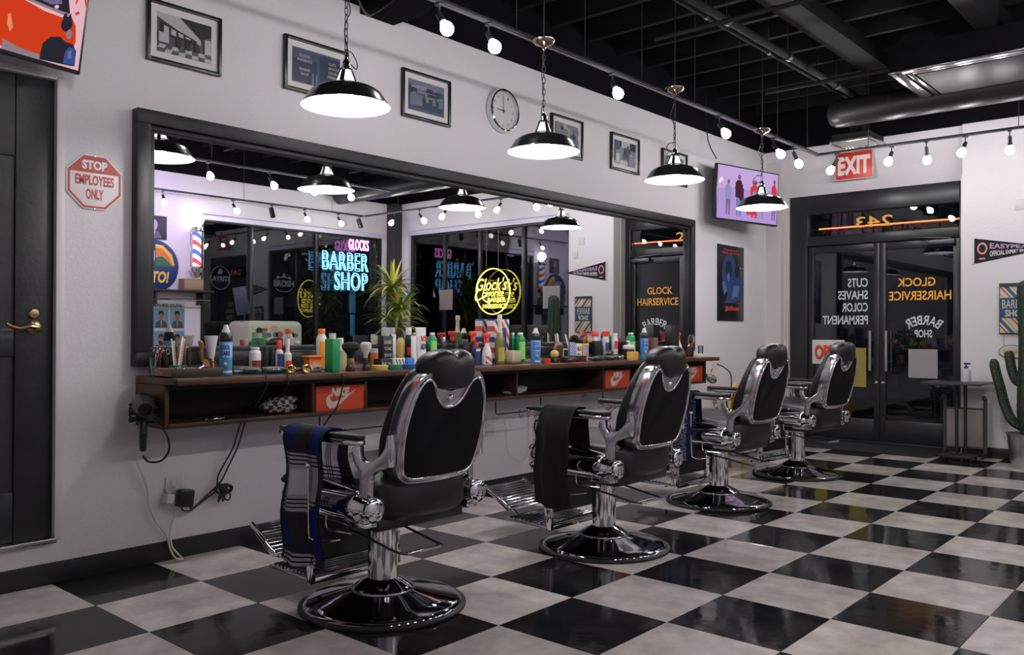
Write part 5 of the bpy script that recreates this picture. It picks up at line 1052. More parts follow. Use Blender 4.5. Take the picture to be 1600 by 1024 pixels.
bottle('redcap', 'small white bottle with a red neck and navy label', W_, RD, NAV, sh=.66, neck=.5, lz=(.05, .58)); bottle('squeeze', 'small clear squeeze bottle with a white nozzle and red label', TRA, W_, RD, sh=.56, neck=.4, lz=(.1, .35))
t, w_, h = it('darkband', 'dark_reflection_block', 'long black block added for a dark reflection in the mirror behind the small bottles', 'case', None); bm = new(); box(bm, (-w_/2, -.03, 0), (w_/2, .03, h*.72), .006); obj('block_body', bm, BK, t); bm = new(); box(bm, (-w_/2-.002, -.032, h*.70), (w_/2+.002, .032, h*.76), .003); obj('block_top', bm, M_blkplastic, t)  # added block stands in for the dark band reflected low in the mirror
bottle('orange2', 'tall white bottle with an orange cap and orange label left of the green bottle', W_, OR_, cm('label_orange', (.80, .33, .03), .5), lz=(.06, .70), sh=.80, neck=.55)
t, w_, h = it('tub', 'plastic_tub', 'short orange plastic tub in front of the tall orange-capped bottle', 'tub', None); bm = new(); box(bm, (-w_*.42, -.03, 0), (w_*.42, .03, h*.88), .006); obj('tub_body', bm, OR_, t); bm = new(); box(bm, (-w_*.5, -.036, h*.86), (w_*.5, .036, h), .004); obj('lid', bm, OR_, t); bm = new(); box(bm, (-w_*.2, -.0312, h*.2), (w_*.34, -.030, h*.62)); obj('label_patch', bm, cm('label_light_orange', (.85, .35, .12), .5), t)
def clipper(x, y, rz, m, label, L=.15, head=M_chrome, z=0):
    o = thing('hair_clipper', label, 'clipper', (x, y, CZ+.003+z), rz, 'clippers lying on the counter')
    bm = new(); sell(bm, (0, 0, .019), (L*.46, .023, .018), 3.2, 20, 12, warp=lambda c: (c.x, c.y*(1-.18*math.sin((c.x/L+.1)*6)), c.z)); obj('body', bm, m, o, 80)
    bm = new(); prism(bm, [(-L*.60, -.020), (-L*.46, -.022), (-L*.46, .022), (-L*.60, .020)], .012, .026, .002)
    for k in range(9): box(bm, (-L*.635, -.019+k*.0045, .014), (-L*.60, -.017+k*.0045, .017))
    obj('blade', bm, head, o); bm = new(); box(bm, (-.01, -.026, .018), (.03, -.021, .026), .002); obj('side_lever', bm, M_chrome, o)
    bm = new(); tube(bm, smooth_pts([(L*.45, 0, .016), (L*.6, .01, .012), (L*.75, .02, .004)], 4), .004, 6); obj('cord_stub', bm, BK, o); return o
def barrel(x, y, rz, label):
    o = thing('round_trimmer', label, 'clipper', (x, y, CZ+.024), rz, 'round trimmers with gold ends')
    M = Matrix.Rotation(-PI/2, 4, 'X') @ Matrix.Rotation(PI, 4, 'X')
    bm = new(); lathe(bm, [(.012, -.055), (.018, -.045), (.021, -.01), (.023, .04)], 22, M); obj('barrel', bm, BK, o); bm = new(); lathe(bm, [(.0235, .036), (.0235, .052), (.019, .055), (.016, .050), (.008, .048), (0, .056)], 22, M); obj('gold_end', bm, GLD, o)
barrel(-.845, 2.835, -.55, 'black round trimmer with a gold end at the counter edge, left of its twin'); barrel(-.765, 2.825, -.45, 'black round trimmer with a gold end at the counter edge, right of its twin')
clipper(-1.03, 2.90, .25, BK, 'black hair clipper lying left of the gold-ended trimmers'); clipper(-.93, 2.86, -.35, M_dsteel, 'dark steel hair clipper lying beside the gold-ended trimmers', .13); clipper(-.69, 2.875, .15, cm('silver_body', (.35, .34, .35), .25), 'silver-topped hair clipper lying right of the gold-ended trimmers', .15)
clipper(-1.02, 3.02, .1, BK, 'black hair clipper lying behind the blue spray can at the left', .13)
t, w_, h = it('green', 'green_bottle', 'tall bright green rectangular bottle with a white cap at the counter edge', 'bottle'); bm = new(); box(bm, (-w_*.5, -.035, 0), (w_*.5, .035, h*.86), .007); obj('body', bm, GR, t); body(t, [(w_*.36, h*.86), (w_*.36, h), (0, h)], W_, 'cap')
t = bottle('pump', 'cream pump bottle with a pale green label beside the green bottle', TRA, W_, PAL, lz=(.05, .62), sh=.68, neck=.28); bm = new(); box(bm, (-.028, -.006, .168), (.008, .006, .177), .002); obj('pump_spout', bm, W_, t)
def brush_up(k, label, headm, bandm, hm, flare=1., hw=.5, dy=0):
    t, w_, h = it(k, 'shaving_brush', label, 'brush', 'upright brushes on the counter', dy=dy); r = w_*.5
    body(t, [(r*.50, 0), (r*.55, .004), (r*.50, h*.18), (r*.32, h*.24)], hm, 'handle'); body(t, [(r*.36, h*.2), (r*.44, h*.28), (r*.42, h*.40), (r*.30, h*.46)], bandm, 'band')
    body(t, [(r*.30, h*.42), (r*.36, h*.55), (r*flare, h*.80), (r*flare*.95, h*.93), (r*flare*.6, h), (0, h*1.01)], headm, 'bristles')
brush_up('neckbrush', 'black neck duster brush with a wooden band at the counter edge', cm('black_bristle', (.012, .012, .013), .9, bump=.6, bscale=250), BRN, BK); brush_up('shavebrush', 'white-bristled shaving brush with a black handle beside the black neck duster', cm('white_bristle', (.55, .52, .50), .9, bump=.6, bscale=250), BK, BK, .95)
jar('redjar', 'amber jar with a red face label and grey lid behind the white shaving brush', AMB, cm('lid_grey', (.3, .33, .35), .3), cm('label_red', (.45, .08, .04), .5)); card('blackbox', 'carton', 'black carton printed with rows of white lettering, against the mirror', BK, None, ['BARBER', 'TONIC', 'SHAVE', 'FOAM'], cm('print_grey', (.35, .35, .36), .5))
card('blacktin', 'flat_tin', 'flat black box with white lettering in front of the black carton', BK, None, ['BALM'], cm('print_grey', (.35, .35, .36), .5), d=.06)
squeeze_tube('whitetube', 'white squeeze tube with red and blue stripes behind the black carton', W_, stripes('tube_stripes', [(.6, .05, .05), (.02, .06, .3), (.65, .62, .62)], 22, .4, 60, 'XZ'))
def tin(k, label, m, lidm=None): 
    t, w_, h = it(k, 'round_tin', label, 'tin', 'low tins at the counter edge'); r = w_*.46; body(t, [(r*.97, 0), (r, .002), (r, h*.6)], m, 'base'); body(t, [(r*1.03, h*.5), (r*1.03, h*.95), (r*.98, h), (0, h)], lidm or m, 'lid')
tin('yellowtin', 'flat yellow tin at the counter edge', YEL); tin('greentin', 'flat green tin at the counter edge between yellow and blue', GT); tin('bluetin', 'flat blue tin at the counter edge', BT)
card('stripebox', 'carton', 'low white carton with black slanted stripes behind the green tin', W_, stripes('black_white_stripes', [(.62, .6, .6), (.62, .6, .6), (.02, .02, .02)], 45, .5, 25, 'XZ')); card('bluebox', 'carton', 'low bright blue carton beside the striped carton', cm('carton_blue', (.04, .16, .55), .5))
bottle('amber', 'amber yellow squeeze bottle behind the blue carton', cm('amber_plastic', (.50, .36, .10), .4), BK, sh=.86, neck=.4); bottle('darkbottle', 'black bottle with a white conical cap behind the blue carton', BK, W_, RD, sh=.74, neck=.6, lz=(.3, .5))
squeeze_tube('tube2', 'white squeeze tube with a black round emblem beside the nearest headrest', W_, None, None, W_); squeeze_tube('bigtube', 'large white squeeze tube with red and blue script beside the nearest headrest', W_, None, ['VS', 'XX'], W_)
bottle('greenb', 'green bottle with white cap and light green label behind the nearest headrest', GR, W_, cm('label_lime', (.25, .62, .14), .5), lz=(.25, .75), sh=.84, neck=.45)
for k, l, cp in (('d1', 'small black bottle with a silver cap behind the nearest headrest', M_steel), ('d2', 'small black bottle with an amber label behind the nearest headrest', BK), ('d3', 'short black bottle right behind the nearest headrest', BK)): bottle(k, l, BK, cp, AMB if k == 'd2' else None, sh=.75, neck=.6)
trigger('trigger1', 'black spray bottle with a red trigger head right of the nearest headrest', BK); bottle('smallb', 'small navy bottle with a red nozzle in front of the black trigger spray', NAV, RD, W_, sh=.72, neck=.4, lz=(.6, .7))
trigger('trigger2', 'white spray bottle with red and blue barber stripes and a red trigger', W_, stripes('red_blue_stripes', [(.62, .6, .6), (.55, .05, .05), (.62, .6, .6), (.03, .08, .38)], 16, .4, 50, 'XZ'))
t, w_, h = it('champ', 'champagne_bottle', 'tall champagne bottle with cream foil neck on the counter', 'bottle'); r = w_*.44
body(t, [(r*.9, 0), (r, .005), (r, h*.42), (r*.85, h*.54), (r*.42, h*.68), (r*.36, h*.72)], cm('green_gold_glass', (.16, .14, .03), .12, coat=.5)); body(t, [(r*.62, h*.60), (r*.44, h*.70), (r*.36, h*.82), (r*.36, h*.9), (r*.46, h*.905), (r*.46, h*.98), (r*.36, h), (0, h)], cm('cream_foil', (.62, .56, .42), .35), 'foil'); lb(t, r*1.01, h*.06, h*.34, cm('gold_label', (.42, .33, .06), .4))
body(t, [(r*.80, h*.53), (r*.72, h*.575), (r*.60, h*.605)], BK, 'collar')
t, w_, h = it('brushblock', 'brush_block', 'low block of cream bristles right of the champagne bottle', 'brush', None); bm = new(); box(bm, (-w_/2, -.035, 0), (w_/2, .035, h*.15), .004); obj('base', bm, BRN, t); bm = new(); box(bm, (-w_*.49, -.033, h*.15), (w_*.49, .033, h*.95), .006); obj('bristles', bm, cm('cream_bristle', (0, 0, 0)), t)
bottle('gb2', 'large green bottle with white cap left of the second blue spray can', GR, W_, cm('label_lime', (0, 0, 0)), lz=(.12, .7), sh=.84, neck=.45); bottle('gb1', 'slim green bottle behind the large green bottle', GR, W_, sh=.84, neck=.45); bottle('purple', 'black bottle with a violet label behind the cream bristle block', BK, BK, PUR, sh=.8, neck=.5, lz=(.1, .25))
spray_can('cool2', 'tall blue spray can at the counter edge in the middle of the counter'); spray_can('cool3', 'tall blue spray can left of the second headrest near the right end of the counter')
t, w_, h = it('orangetin', 'orange_tin', 'small orange-red tin right of the middle blue spray can', 'tin', None); body(t, [(w_*.48, 0), (w_*.5, .002), (w_*.5, h*.6)], RD, 'base'); body(t, [(w_*.52, h*.55), (w_*.52, h), (0, h)], RD, 'lid')
t, w_, h = it('hairbrush', 'oval_brush', 'oval wooden hair brush head standing on the counter', 'brush', None); bm = new(); sell(bm, (0, 0, h*.5), (w_*.52, .018, h*.46), 2.4, 24, 14); obj('wood_head', bm, BRN, t); bm = new(); sell(bm, (0, -.016, h*.5), (w_*.42, .014, h*.34), 2.4, 20, 12); obj('bristle_pad', bm, cm('dark_bristle', (0, 0, 0)), t)
t, w_, h = it('yellowbrush', 'powder_puff', 'round yellow powder brush on a black base in front of the oval brush', 'brush', None); bm = new(); sell(bm, (0, 0, h*.66), (.03, .03, .028), 2.2, 16, 10); obj('puff', bm, cm('puff_yellow', (.62, .45, .16), .9), t); body(t, [(.026, 0), (.028, .01), (.016, h*.4)], BK, 'base')
card('box1', 'carton', 'small yellow and black carton right of the oval brush', YLB, BK, d=.03); card('tin1', 'flat_case', 'flat black case at the counter edge right of the yellow powder brush', BK, d=.05); card('tin2', 'flat_case', 'wider flat black case at the counter edge left of the black clippers', cm('dark_case', (.03, .012, .014), .3), d=.07)
card('bluebook', 'carton', 'blue and white patterned carton leaning at the mirror', cm('carton_pale_blue', (.20, .24, .50), .5), stripes('blue_pattern', [(.5, .5, .6), (.08, .12, .4)], 60, .5, 45, 'XZ'), d=.02); card('whitebook', 'carton', 'white carton with black lettering at the mirror', W_, None, ['BLD', 'TLC'], d=.02); card('yellowbook', 'carton', 'yellow and lilac carton at the mirror', YLB, cm('lilac_print', (.35, .25, .45), .5), d=.02)
comb(1.708, 3.12, .21, .1, -.12, W_, 'white comb standing behind the oval brush', .0, .02); comb(1.832, 3.11, .21, .2, -.25, W_, 'white comb leaning left behind the blue carton', .0, .024)
t, w_, h = it('bowl', 'mask_stand', 'dark round stand with orange oval hollows behind the cartons', 'stand', None); bm = new(); sell(bm, (0, 0, h*.72), (.05, .03, .045), 2.2, 20, 12); tube(bm, [(0, 0, 0), (0, 0, h*.6)], [.03, .012], 12); obj('stand', bm, cm('dark_brown_gloss', (.03, .012, .01), .25), t)
for s in (-1, 1): bm = new(); sell(bm, (s*.022, -.022, h*.72), (.018, .014, .026), 2, 14, 8); obj('orange_cup', bm, OR_ if s > 0 else BRN, t)
bottle('wr1', 'white bottle with square orange-red cap against the mirror, left one', W_, RD, sh=.76, neck=.95); bottle('wr2', 'white bottle with square orange-red cap against the mirror, right one', W_, RD, NAV, sh=.76, neck=.95)
card('blkbox', 'carton', 'plain black box in front of the orange-capped white bottles', BK, d=.04); bottle('wtube', 'white bottle with red band right of the orange-capped bottles', W_, W_, RD, sh=.8, neck=.7, lz=(.4, .7))
clipper(1.80, 2.86, .1, BK, 'black hair clipper with chrome blade at the counter edge in front of the cartons'); clipper(1.99, 2.88, -.2, BK, 'second black hair clipper at the counter edge, chrome lever up'); clipper(2.02, 3.00, .9, BK, 'black hair clipper lying crosswise behind the others', z=.0); clipper(2.17, 3.0, 2.1, M_dsteel, 'dark steel clipper lying beside the white pump bowl', z=.0); clipper(2.10, 2.95, .4, BK, 'black hair clipper on top of the clipper pile', z=.036); clipper(1.50, 2.85, .2, BK, 'black hair clipper at the counter edge right of the yellow powder brush', .12)
clipper(2.30, 3.03, 1.3, BK, 'black hair clipper standing over by the white pump bowl', .13)
bottle('green3', 'green bottle with white cap near the second headrest', GR, W_, cm('label_lime', (0, 0, 0)), lz=(.2, .65), sh=.84, neck=.45)
t, w_, h = it('bowlpump', 'pump_bowl', 'brown pot with a white pump lid in front of the green bottle', 'jar', None); body(t, [(.040, 0), (.044, .06), (.04, .085)], cm('brown_glaze', (.05, .02, .015), .25), 'pot'); body(t, [(.048, .082), (.050, .10), (.040, .112), (.010, .116), (.010, .142), (0, .143)], W_, 'pump_lid'); bm = new(); box(bm, (-.03, -.006, .138), (.008, .006, .148), .002); obj('spout', bm, W_, t)
card('yb', 'carton', 'low yellow carton with orange print at the counter edge', YLB, cm('orange_print', (.65, .25, .05), .5)); card('bluet', 'carton', 'low teal blue carton at the counter edge by the second headrest', cm('carton_teal', (.04, .16, .26), .5)); card('brown', 'carton', 'square brown carton with a white rim right of the blue spray can', cm('carton_brown', (.16, .07, .05), .5), d=.06)
trigger('trig3', 'white spray bottle with an orange-red trigger near the right end of the counter', W_); card('blackbig', 'tall_case', 'tall black box behind the second headrest', BK, d=.08)
t, h = cup_of('brushjar', 'brown tool cup packed with dark brushes at the right end of the counter', cm('brown_glaze', (0, 0, 0)), 8, None, .042, .09); t.location.x = 3.50
for k in range(8):
    a = k*.8; o = thing('comb_brush', 'dark handled brush standing in the tool cup at the right end of the counter', 'brush', (3.50+.018*math.cos(a), 3.06+.018*math.sin(a), CZ+.012), 0, 'brushes in the right tool cup'); o.rotation_euler = (.28*math.sin(a), .28*math.cos(a), a)
    L = .17+.04*((k*7) % 3)/3; bm = new(); tube(bm, [(0, 0, 0), (0, 0, L*.6)], [.004, .005], 8); obj('handle', bm, [BRN, BK, BK, GLD][k % 4], o); bm = new(); sell(bm, (0, 0, L*.8), (.014, .010, L*.2), 2.5, 12, 8); obj('head', bm, BK if k % 3 else BRN, o)
t, w_, h = it('glass', 'glass_tumbler', 'small clear glass at the right end of the counter', 'glass', None); t.location.x = 3.53; t.location.y = 2.96; r = .024; bm = new(); lathe(bm, [(r*.85, 0), (r, h), (r-.002, h), (r*.85-.002, .004), (0, .004)], 20); obj('glass_wall', bm, M_glass, t)
card('wtray', 'white_dish', 'low white tray at the right end of the counter', W_, d=.05)
bm = new(); box(bm, (-1.27, 2.80, CZ), (-.62, 2.93, CZ+.003), .001); tag(obj('rubber_mat', bm, M_rubber), 'thin black rubber mat under the clippers at the left of the counter', 'mat')
for i, (a, b) in enumerate(((-.58, -.48), (1.16, 1.26), (1.44, 1.60), (2.44, 2.52))):
    bm = new(); box(bm, (a, 2.795, CZ), (b, 2.835, CZ+.002), .0005); tag(obj('red_card', bm, cm('red_card', (.60, .06, .04), .5)), ['red card lying at the counter edge right of the green bottle', 'red card lying at the counter edge by the orange tin', 'red card lying at the counter edge under the black cases', 'red card lying at the counter edge near the teal carton'][i], 'card')
# striped box standing at the mirror
t, w_, h = it('stripe', 'striped_box', 'large box with red, white and blue slanted stripes standing against the mirror', 'box', None); bm = new(); box(bm, (-.075, -.035, 0), (.075, .035, .30), .002); obj('box_body', bm, stripes('flag_stripes', [(.6, .58, .58), (.02, .03, .16), (.6, .58, .58), (.50, .05, .05)], 12, .5, 35, 'XZ'), t); bm = new(); box(bm, (-.045, -.0362, .08), (.045, -.035, .24)); obj('navy_panel', bm, NAV, t)
# ---------------------------------------------------------------- hair dryers and cables
def dryer(label, M, m, m2, nm='hair_dryer'):
    t = thing(nm, label, 'hair dryer', M=M)
    P = lambda n_, bm, mm: obj(n_, bm, mm, t, 50)
    bm = new(); lathe(bm, [(0, -.065), (.030, -.062), (.042, -.05), (.045, -.02), (.042, .02), (.032, .06), (.026, .085), (.023, .085), (.022, .05), (0, .05)], 24, Matrix.Rotation(PI/2, 4, 'Y')); P('barrel', bm, m)
    bm = new(); lathe(bm, [(.030, -.070), (.030, -.064), (0, -.064)], 20, Matrix.Rotation(PI/2, 4, 'Y')); P('intake_grille', bm, M_dsteel)
    bm = new(); tube(bm, smooth_pts([(-.005, 0, -.03), (-.002, 0, -.08), (-.010, 0, -.13), (-.014, 0, -.17)], 4), [.022]*4+[.019]*4+[.017]*4+[.014], 12, flat=.75); P('grip', bm, m2)
    bm = new(); box(bm, (.012, -.006, -.10), (.020, .006, -.06), .002); P('switch', bm, M_dsteel)
    return t
t = dryer('black hair dryer hanging from the left end of the counter with its cord wrapped round', Matrix.Translation((-1.525, 2.97, .775)) @ Matrix.Rotation(math.radians(-112), 4, 'Z') @ Matrix.Rotation(.1, 4, 'Y') @ Matrix.Scale(1.22, 4), M_blkplastic, M_blkplastic)
bm = new(); pts = []
for k in range(60): a = k*.62; pts.append((.045*math.cos(a)*.6+.0*k, .048*math.sin(a), .01-.0012*k+.012*math.sin(k*.9)))
tube(bm, smooth_pts(pts, 2), .0042, 6); obj('wrapped_cord', bm, M_blkplastic, t, 80)
bm = new(); tube(bm, smooth_pts([(.03, .04, -.06), (.045, .075, -.10), (.04, .085, -.16), (.02, .06, -.205), (-.02, .02, -.215), (-.012, .0, -.19)], 5), .0042, 6); obj('cord_loop', bm, M_blkplastic, t, 80)
M_wc = mat('white_cable', (.60, .56, .53), .5)
t = thing('extension_cable', 'white extension cable hanging from the black dryer plug down to the floor', 'cable', (-1.475, 3.13, .56))
bm = new(); box(bm, (-.012, -.010, -.025), (.012, .010, .02), .004); obj('socket_end', bm, M_wc, t)
cbl = [(0, 0, -.02), (0, .01, -.06), (.03, .02, -.12), (.062, .03, -.20), (.072, .03, -.28), (.105, .03, -.36), (.155, .03, -.43), (.170, .02, -.50), (.180, -.01, -.538), (.205, -.03, -.545), (.208, -.0, -.535), (.180, .02, -.49), (.175, .03, -.42), (.20, .03, -.33), (.215, .03, -.25), (.205, .035, -.205), (.19, .03, -.20)]
bm = new(); tube(bm, smooth_pts(cbl, 5), .0046, 6); obj('cord', bm, M_wc, t, 80)
t = thing('white_adapter', 'small white cube adapter plugged into the low left outlet', 'adapter', (-1.315, 3.15, .305)); bm = new(); box(bm, (-.020, -.022, -.022), (.020, .022, .022), .004, Matrix.Rotation(.2, 4, 'Y')); obj('body', bm, M_wc, t); bm = new(); tube(bm, [(-.0, -.02, .02), (.0, .03, .05)], .006, 6); obj('plug', bm, M_wc, t)
t = thing('power_adapter', 'black power adapter hanging at the low left outlet', 'adapter', (-1.235, 3.14, .300)); bm = new(); box(bm, (-.036, -.025, -.045), (.036, .030, .040), .008, Matrix.Rotation(.12, 4, 'Y')); obj('body', bm, M_blkplastic, t)
bm = new(); tube(bm, smooth_pts([(-.02, 0, -.04), (-.01, 0, -.062), (.03, .01, -.07), (.07, .02, -.055), (.12, .02, -.025), (.165, .02, .0), (.18, .02, .03), (.185, .02, .08), (.22, .01, .15), (.25, -.01, .22), (.275, -.03, .33), (.30, -.06, .40)], 5), .0042, 6); tube(bm, smooth_pts([(.02, 0, -.04), (.03, 0, -.058), (.06, .01, -.05), (.11, .02, -.02), (.15, .02, .01), (.20, .02, .05), (.24, .01, .13), (.275, -.01, .22), (.30, -.03, .33), (.31, -.06, .40)], 5), .0042, 6); obj('cables', bm, M_blkplastic, t, 80)
t = thing('cable_bundle', 'tangled bundle of black cable knotted on the wall under the counter', 'cable', (-1.035, 3.135, .315))
bm = new(); r_ = random.Random(2); pts = []
for k in range(44): a = k*.95; pts.append((.038*math.cos(a)*(1+.3*r_.random()), .012*math.sin(a*1.7), .018*math.sin(a)*(1+.5*r_.random())))
tube(bm, smooth_pts(pts, 3), .0042, 6)
for s in (-1, 0, 1): tube(bm, smooth_pts([(0, 0, 0), (s*.03+.005, -.005, -.03), (s*.028, 0, -.06), (s*.012-.005, 0, -.045), (0, 0, 0)], 4), .0042, 6)
obj('coils', bm, M_blkplastic, t, 80); bm = new(); sell(bm, (0, 0, 0), (.024, .015, .022), 2, 12, 8); obj('tie', bm, M_rubber, t)
bm = new(); tube(bm, smooth_pts([(-.565, 2.785, .89), (-.56, 2.782, .85), (-.555, 2.84, .72), (-.55, 2.93, .64), (-.54, 3.05, .52), (-.50, 3.12, .40), (-.3, 3.14, .34), (0., 3.14, .42), (.15, 3.12, .56), (.2, 3.0, .655)], 5), .0040, 6); tag(obj('clipper_cord', bm, M_blkplastic, None, 80), 'black clipper cord hanging over the counter edge and looping behind the nearest chair', 'cable')
for i, (x, zz) in enumerate(((-1.02, .84), (-.90, .845))):
    bm = new(); tube(bm, smooth_pts([(x-.04, 2.86, CZ+.01), (x, 2.80, CZ+.012), (x+.005, 2.782, CZ-.01), (x+.0, 2.783, zz), (x-.01, 2.87, zz-.10)], 4), .0034, 6); tag(obj('clipper_cord', bm, M_blkplastic, None, 80), ['black cord over the counter edge, left of two', 'black cord over the counter edge, right of two'][i]+' beside the gold-ended trimmers', 'cable')
bm = new(); tube(bm, smooth_pts([(1.02, 3.17, .50), (1.10, 3.165, .51), (1.14, 3.165, .46), (1.15, 3.165, .38), (1.17, 3.165, .27), (1.24, 3.165, .215), (1.33, 3.165, .195), (1.375, 3.165, .23), (1.39, 3.165, .36), (1.385, 3.165, .53)], 5), .0030, 6); tag(obj('charging_cable', bm, M_wc, None, 80), 'thin white cable drooping on the wall between the first and second barber chairs', 'cable')
# second dryer at the right end of the counter, and the bright yellow floor sign behind the third chair
t = dryer('silver and cream hair dryer hanging off the right end of the counter', Matrix.Translation((3.66, 2.93, .70)) @ Matrix.Rotation(math.radians(-15), 4, 'Z') @ Matrix.Rotation(math.radians(200), 4, 'Y') @ Matrix.Diagonal((.8, .8, .9, 1)), M_chr2, mat('cream_plastic', (.55, .50, .38), .4))
for c in t.children:
    if c.name.startswith('barrel'): pass
bm = new(); tube(bm, smooth_pts([(3.74, 2.92, .83), (3.90, 2.93, .80), (4.08, 2.95, .73), (4.12, 2.96, .62), (4.13, 2.98, .45), (4.16, 3.0, .28)], 5), .006, 6); tag(obj('dryer_cord', bm, M_blkplastic, None, 80), 'black cord curving down from the silver dryer at the right end of the counter', 'cable')
t = thing('floor_sign', 'bright yellow plastic item standing on the floor behind the third barber chair', 'floor sign', (4.25, 2.98, 0), .3)
for s in (-1, 1):
    bm = new(); prism(bm, [(-.17, 0), (.17, 0), (.13, .60), (.06, .64), (-.06, .64), (-.13, .60)], -.006, .006, .003, Matrix.Translation((0, s*.10, 0)) @ Matrix.Rotation(s*.155, 4, 'X') @ XZ); obj('panel', bm, mat('safety_yellow', (.78, .52, .03), .4), t)
bm = new(); prism(bm, ell(0, .36, .07, .09, 16), .0062, .0075, 0, Matrix.Translation((0, -.10, 0)) @ Matrix.Rotation(-.155, 4, 'X') @ XZ); obj('brown_print', bm, mat('sign_brown', (.16, .05, .03), .5), t)
# ---------------------------------------------------------------- side table, cart, cactus
t = thing('side_table', 'small black side table with a square top and thin post by the shop door', 'table', (5.02, 1.20, 0))
bm = new(); box(bm, (-.24, -.21, .665), (.22, .27, .685), .003); obj('tabletop', bm, mat('table_top_black', (.035, .035, .04), .35), t)
for y in (-.035, .035): bm = new(); tube(bm, [(0, y, .05), (0, y, .666)], .014, 10); obj('post', bm, M_iron, t)
bm = new(); box(bm, (-.20, -.14, .03), (.02, .14, .05), .005); obj('base', bm, M_iron, t)
for sx in (-1, 1):
    for sy in (-1, 1):
        bm = new(); lathe(bm, [(.006, .03), (.006, .045)], 8, Matrix.Translation((-.09+sx*.09, sy*.12, 0))); sell(bm, (-.09+sx*.09, sy*.12, .0175), (.017, .010, .0170), 2, 12, 8); obj('caster', bm, M_iron, t)
t = thing('rolling_cart', 'folded dark cart frame with pale side panels leaning behind the side table', 'cart', (5.17, 1.20, 0))
for y in (-.16, .17):
    bm = new(); tube(bm, smooth_pts([(.0, y, .03), (0, y, .46), (-.01, y, .53), (-.05, y, .55), (-.07, y, .53)], 3), .016, 10); obj('side_tube', bm, mat('grey_tube', (.06, .055, .055), .4), t)
bm = new(); tube(bm, [(0, -.16, .44), (0, .17, .44)], .008, 8); tube(bm, [(0, -.16, .09), (0, .17, .09)], .008, 8); obj('cross_tube', bm, mat('grey_tube', (0, 0, 0)), t)
for ya, yb in ((-.14, -.005), (.015, .155)): bm = new(); box(bm, (-.004, ya, .10), (.004, yb, .43), .002); obj('pale_panel', bm, mat('cart_panel', (.26, .23, .22), .6), t)
for y in (-.16, .17): bm = new(); box(bm, (-.10, y-.012, .03), (.08, y+.012, .05), .004); obj('foot', bm, M_iron, t); bm = new(); sell(bm, (-.09, y, .020), (.019, .010, .019), 2, 12, 8); obj('caster', bm, M_rubber, t); bm = new(); sell(bm, (.07, y, .020), (.019, .010, .019), 2, 12, 8); obj('caster', bm, M_rubber, t)
t = thing('sanitizer_bottle', 'clear pump bottle with a navy pump on the side table', 'bottle', (5.02, 1.16, .6855))
bm = new(); lathe(bm, [(.036, 0), (.040, .005), (.040, .085), (.034, .105), (.016, .115), (.015, .125)], 20); obj('body', bm, mat('clear_gel_bottle', (.50, .49, .54), .25), t); bm = new(); lathe(bm, [(.018, .123), (.018, .135), (.006, .137), (.006, .158)], 14); box(bm, (-.012, -.035, .155), (.012, .018, .170), .004); obj('pump', bm, mat('pump_navy', (.015, .015, .09), .3), t)
t = thing('potted_cactus', 'tall dark green branching cactus in a galvanised pot at the right edge of the picture', 'potted plant', (4.86, .66, 0))
bm = new(); lathe(bm, [(.115, 0), (.118, .01), (.150, .27), (.158, .275), (.158, .285), (.146, .285), (.14, .25), (0, .25)], 32); po = obj('pot', bm, mat('galvanised_steel', (.45, .45, .47), .3, 1., bump=.1, bscale=14), t)
bm = new(); lathe(bm, [(.142, .245), (.09, .262), (0, .265)], 20); obj('soil', bm, mat('potting_soil', (.02, .014, .01), .95, bump=1., bscale=80), t)
M_cac = mat('cactus_green', (.015, .030, .016), .6, bump=.2, bscale=60, var=.35, vscale=12)
def cact(nm, pts, r, ribs=7):
    P_ = smooth_pts(pts, 5); bm = new(); seg = ribs*4; N = len(P_)
    rr = [r*(.55+.45*min(1, i/3))*(1 if i < N-4 else (.98, .9, .7, .35)[i-N+4]) for i in range(N)]
    tube(bm, P_, rr, seg)
    vs_ = list(bm.verts)
    for i in range(N):
        for k in range(seg):
            v = vs_[i*seg+k]; d = v.co-P_[i]; v.co = P_[i]+d*(1.0 if k % 4 == 0 else .90 if k % 2 else .76)
    o = obj(nm, bm, M_cac, t, 80)
    bm = new()
    for i in range(2, N-1, 2):
        for k in range(0, ribs):
            a = 2*PI*k/ribs; q = P_[i]
            bmesh.ops.create_cone(bm, segments=3, radius1=.0035, radius2=0, depth=.012, cap_ends=False, matrix=Matrix.Translation(q+Vector((math.cos(a), math.sin(a), 0))*rr[i]*1.02))
    s_ = obj('spines', bm, mat('spine', (.25, .22, .15), .6), o); s_['kind'] = 'stuff'; return o
cact('stem', [(0, 0, .25), (.0, 0, .6), (.01, -.01, 1.0), (0, 0, 1.42), (0, 0, 1.56)], .075)
cact('arm', [(0, .04, .32), (.0, .12, .40), (.01, .17, .52), (.0, .20, .66), (0, .235, .80), (0, .25, .90)], .040, 6); cact('arm', [(0, .05, .68), (0, .09, .74), (0, .115, .82), (0, .13, .92), (0, .135, .97)], .038, 6)
cact('arm', [(0, -.06, .45), (0, -.16, .55), (0, -.18, .75), (0, -.18, 1.05)], .045, 6)
t2 = thing('plug', 'grey plug with its cord in the low outlet by the cactus pot', 'plug', (XF-.02, .905, .375)); bm = new(); box(bm, (-.02, -.012, -.02), (.01, .012, .02), .004); obj('body', bm, mat('plug_grey', (.42, .40, .40), .5), t2); bm = new(); tube(bm, smooth_pts([(-.015, 0, -.015), (-.02, 0, -.07), (-.025, 0, -.15), (-.03, -.03, -.22), (-.02, -.08, -.27), (-.04, -.2, -.30), (-.1, -.25, -.365)], 4), .004, 6); obj('cord', bm, mat('plug_grey', (0, 0, 0)), t2)
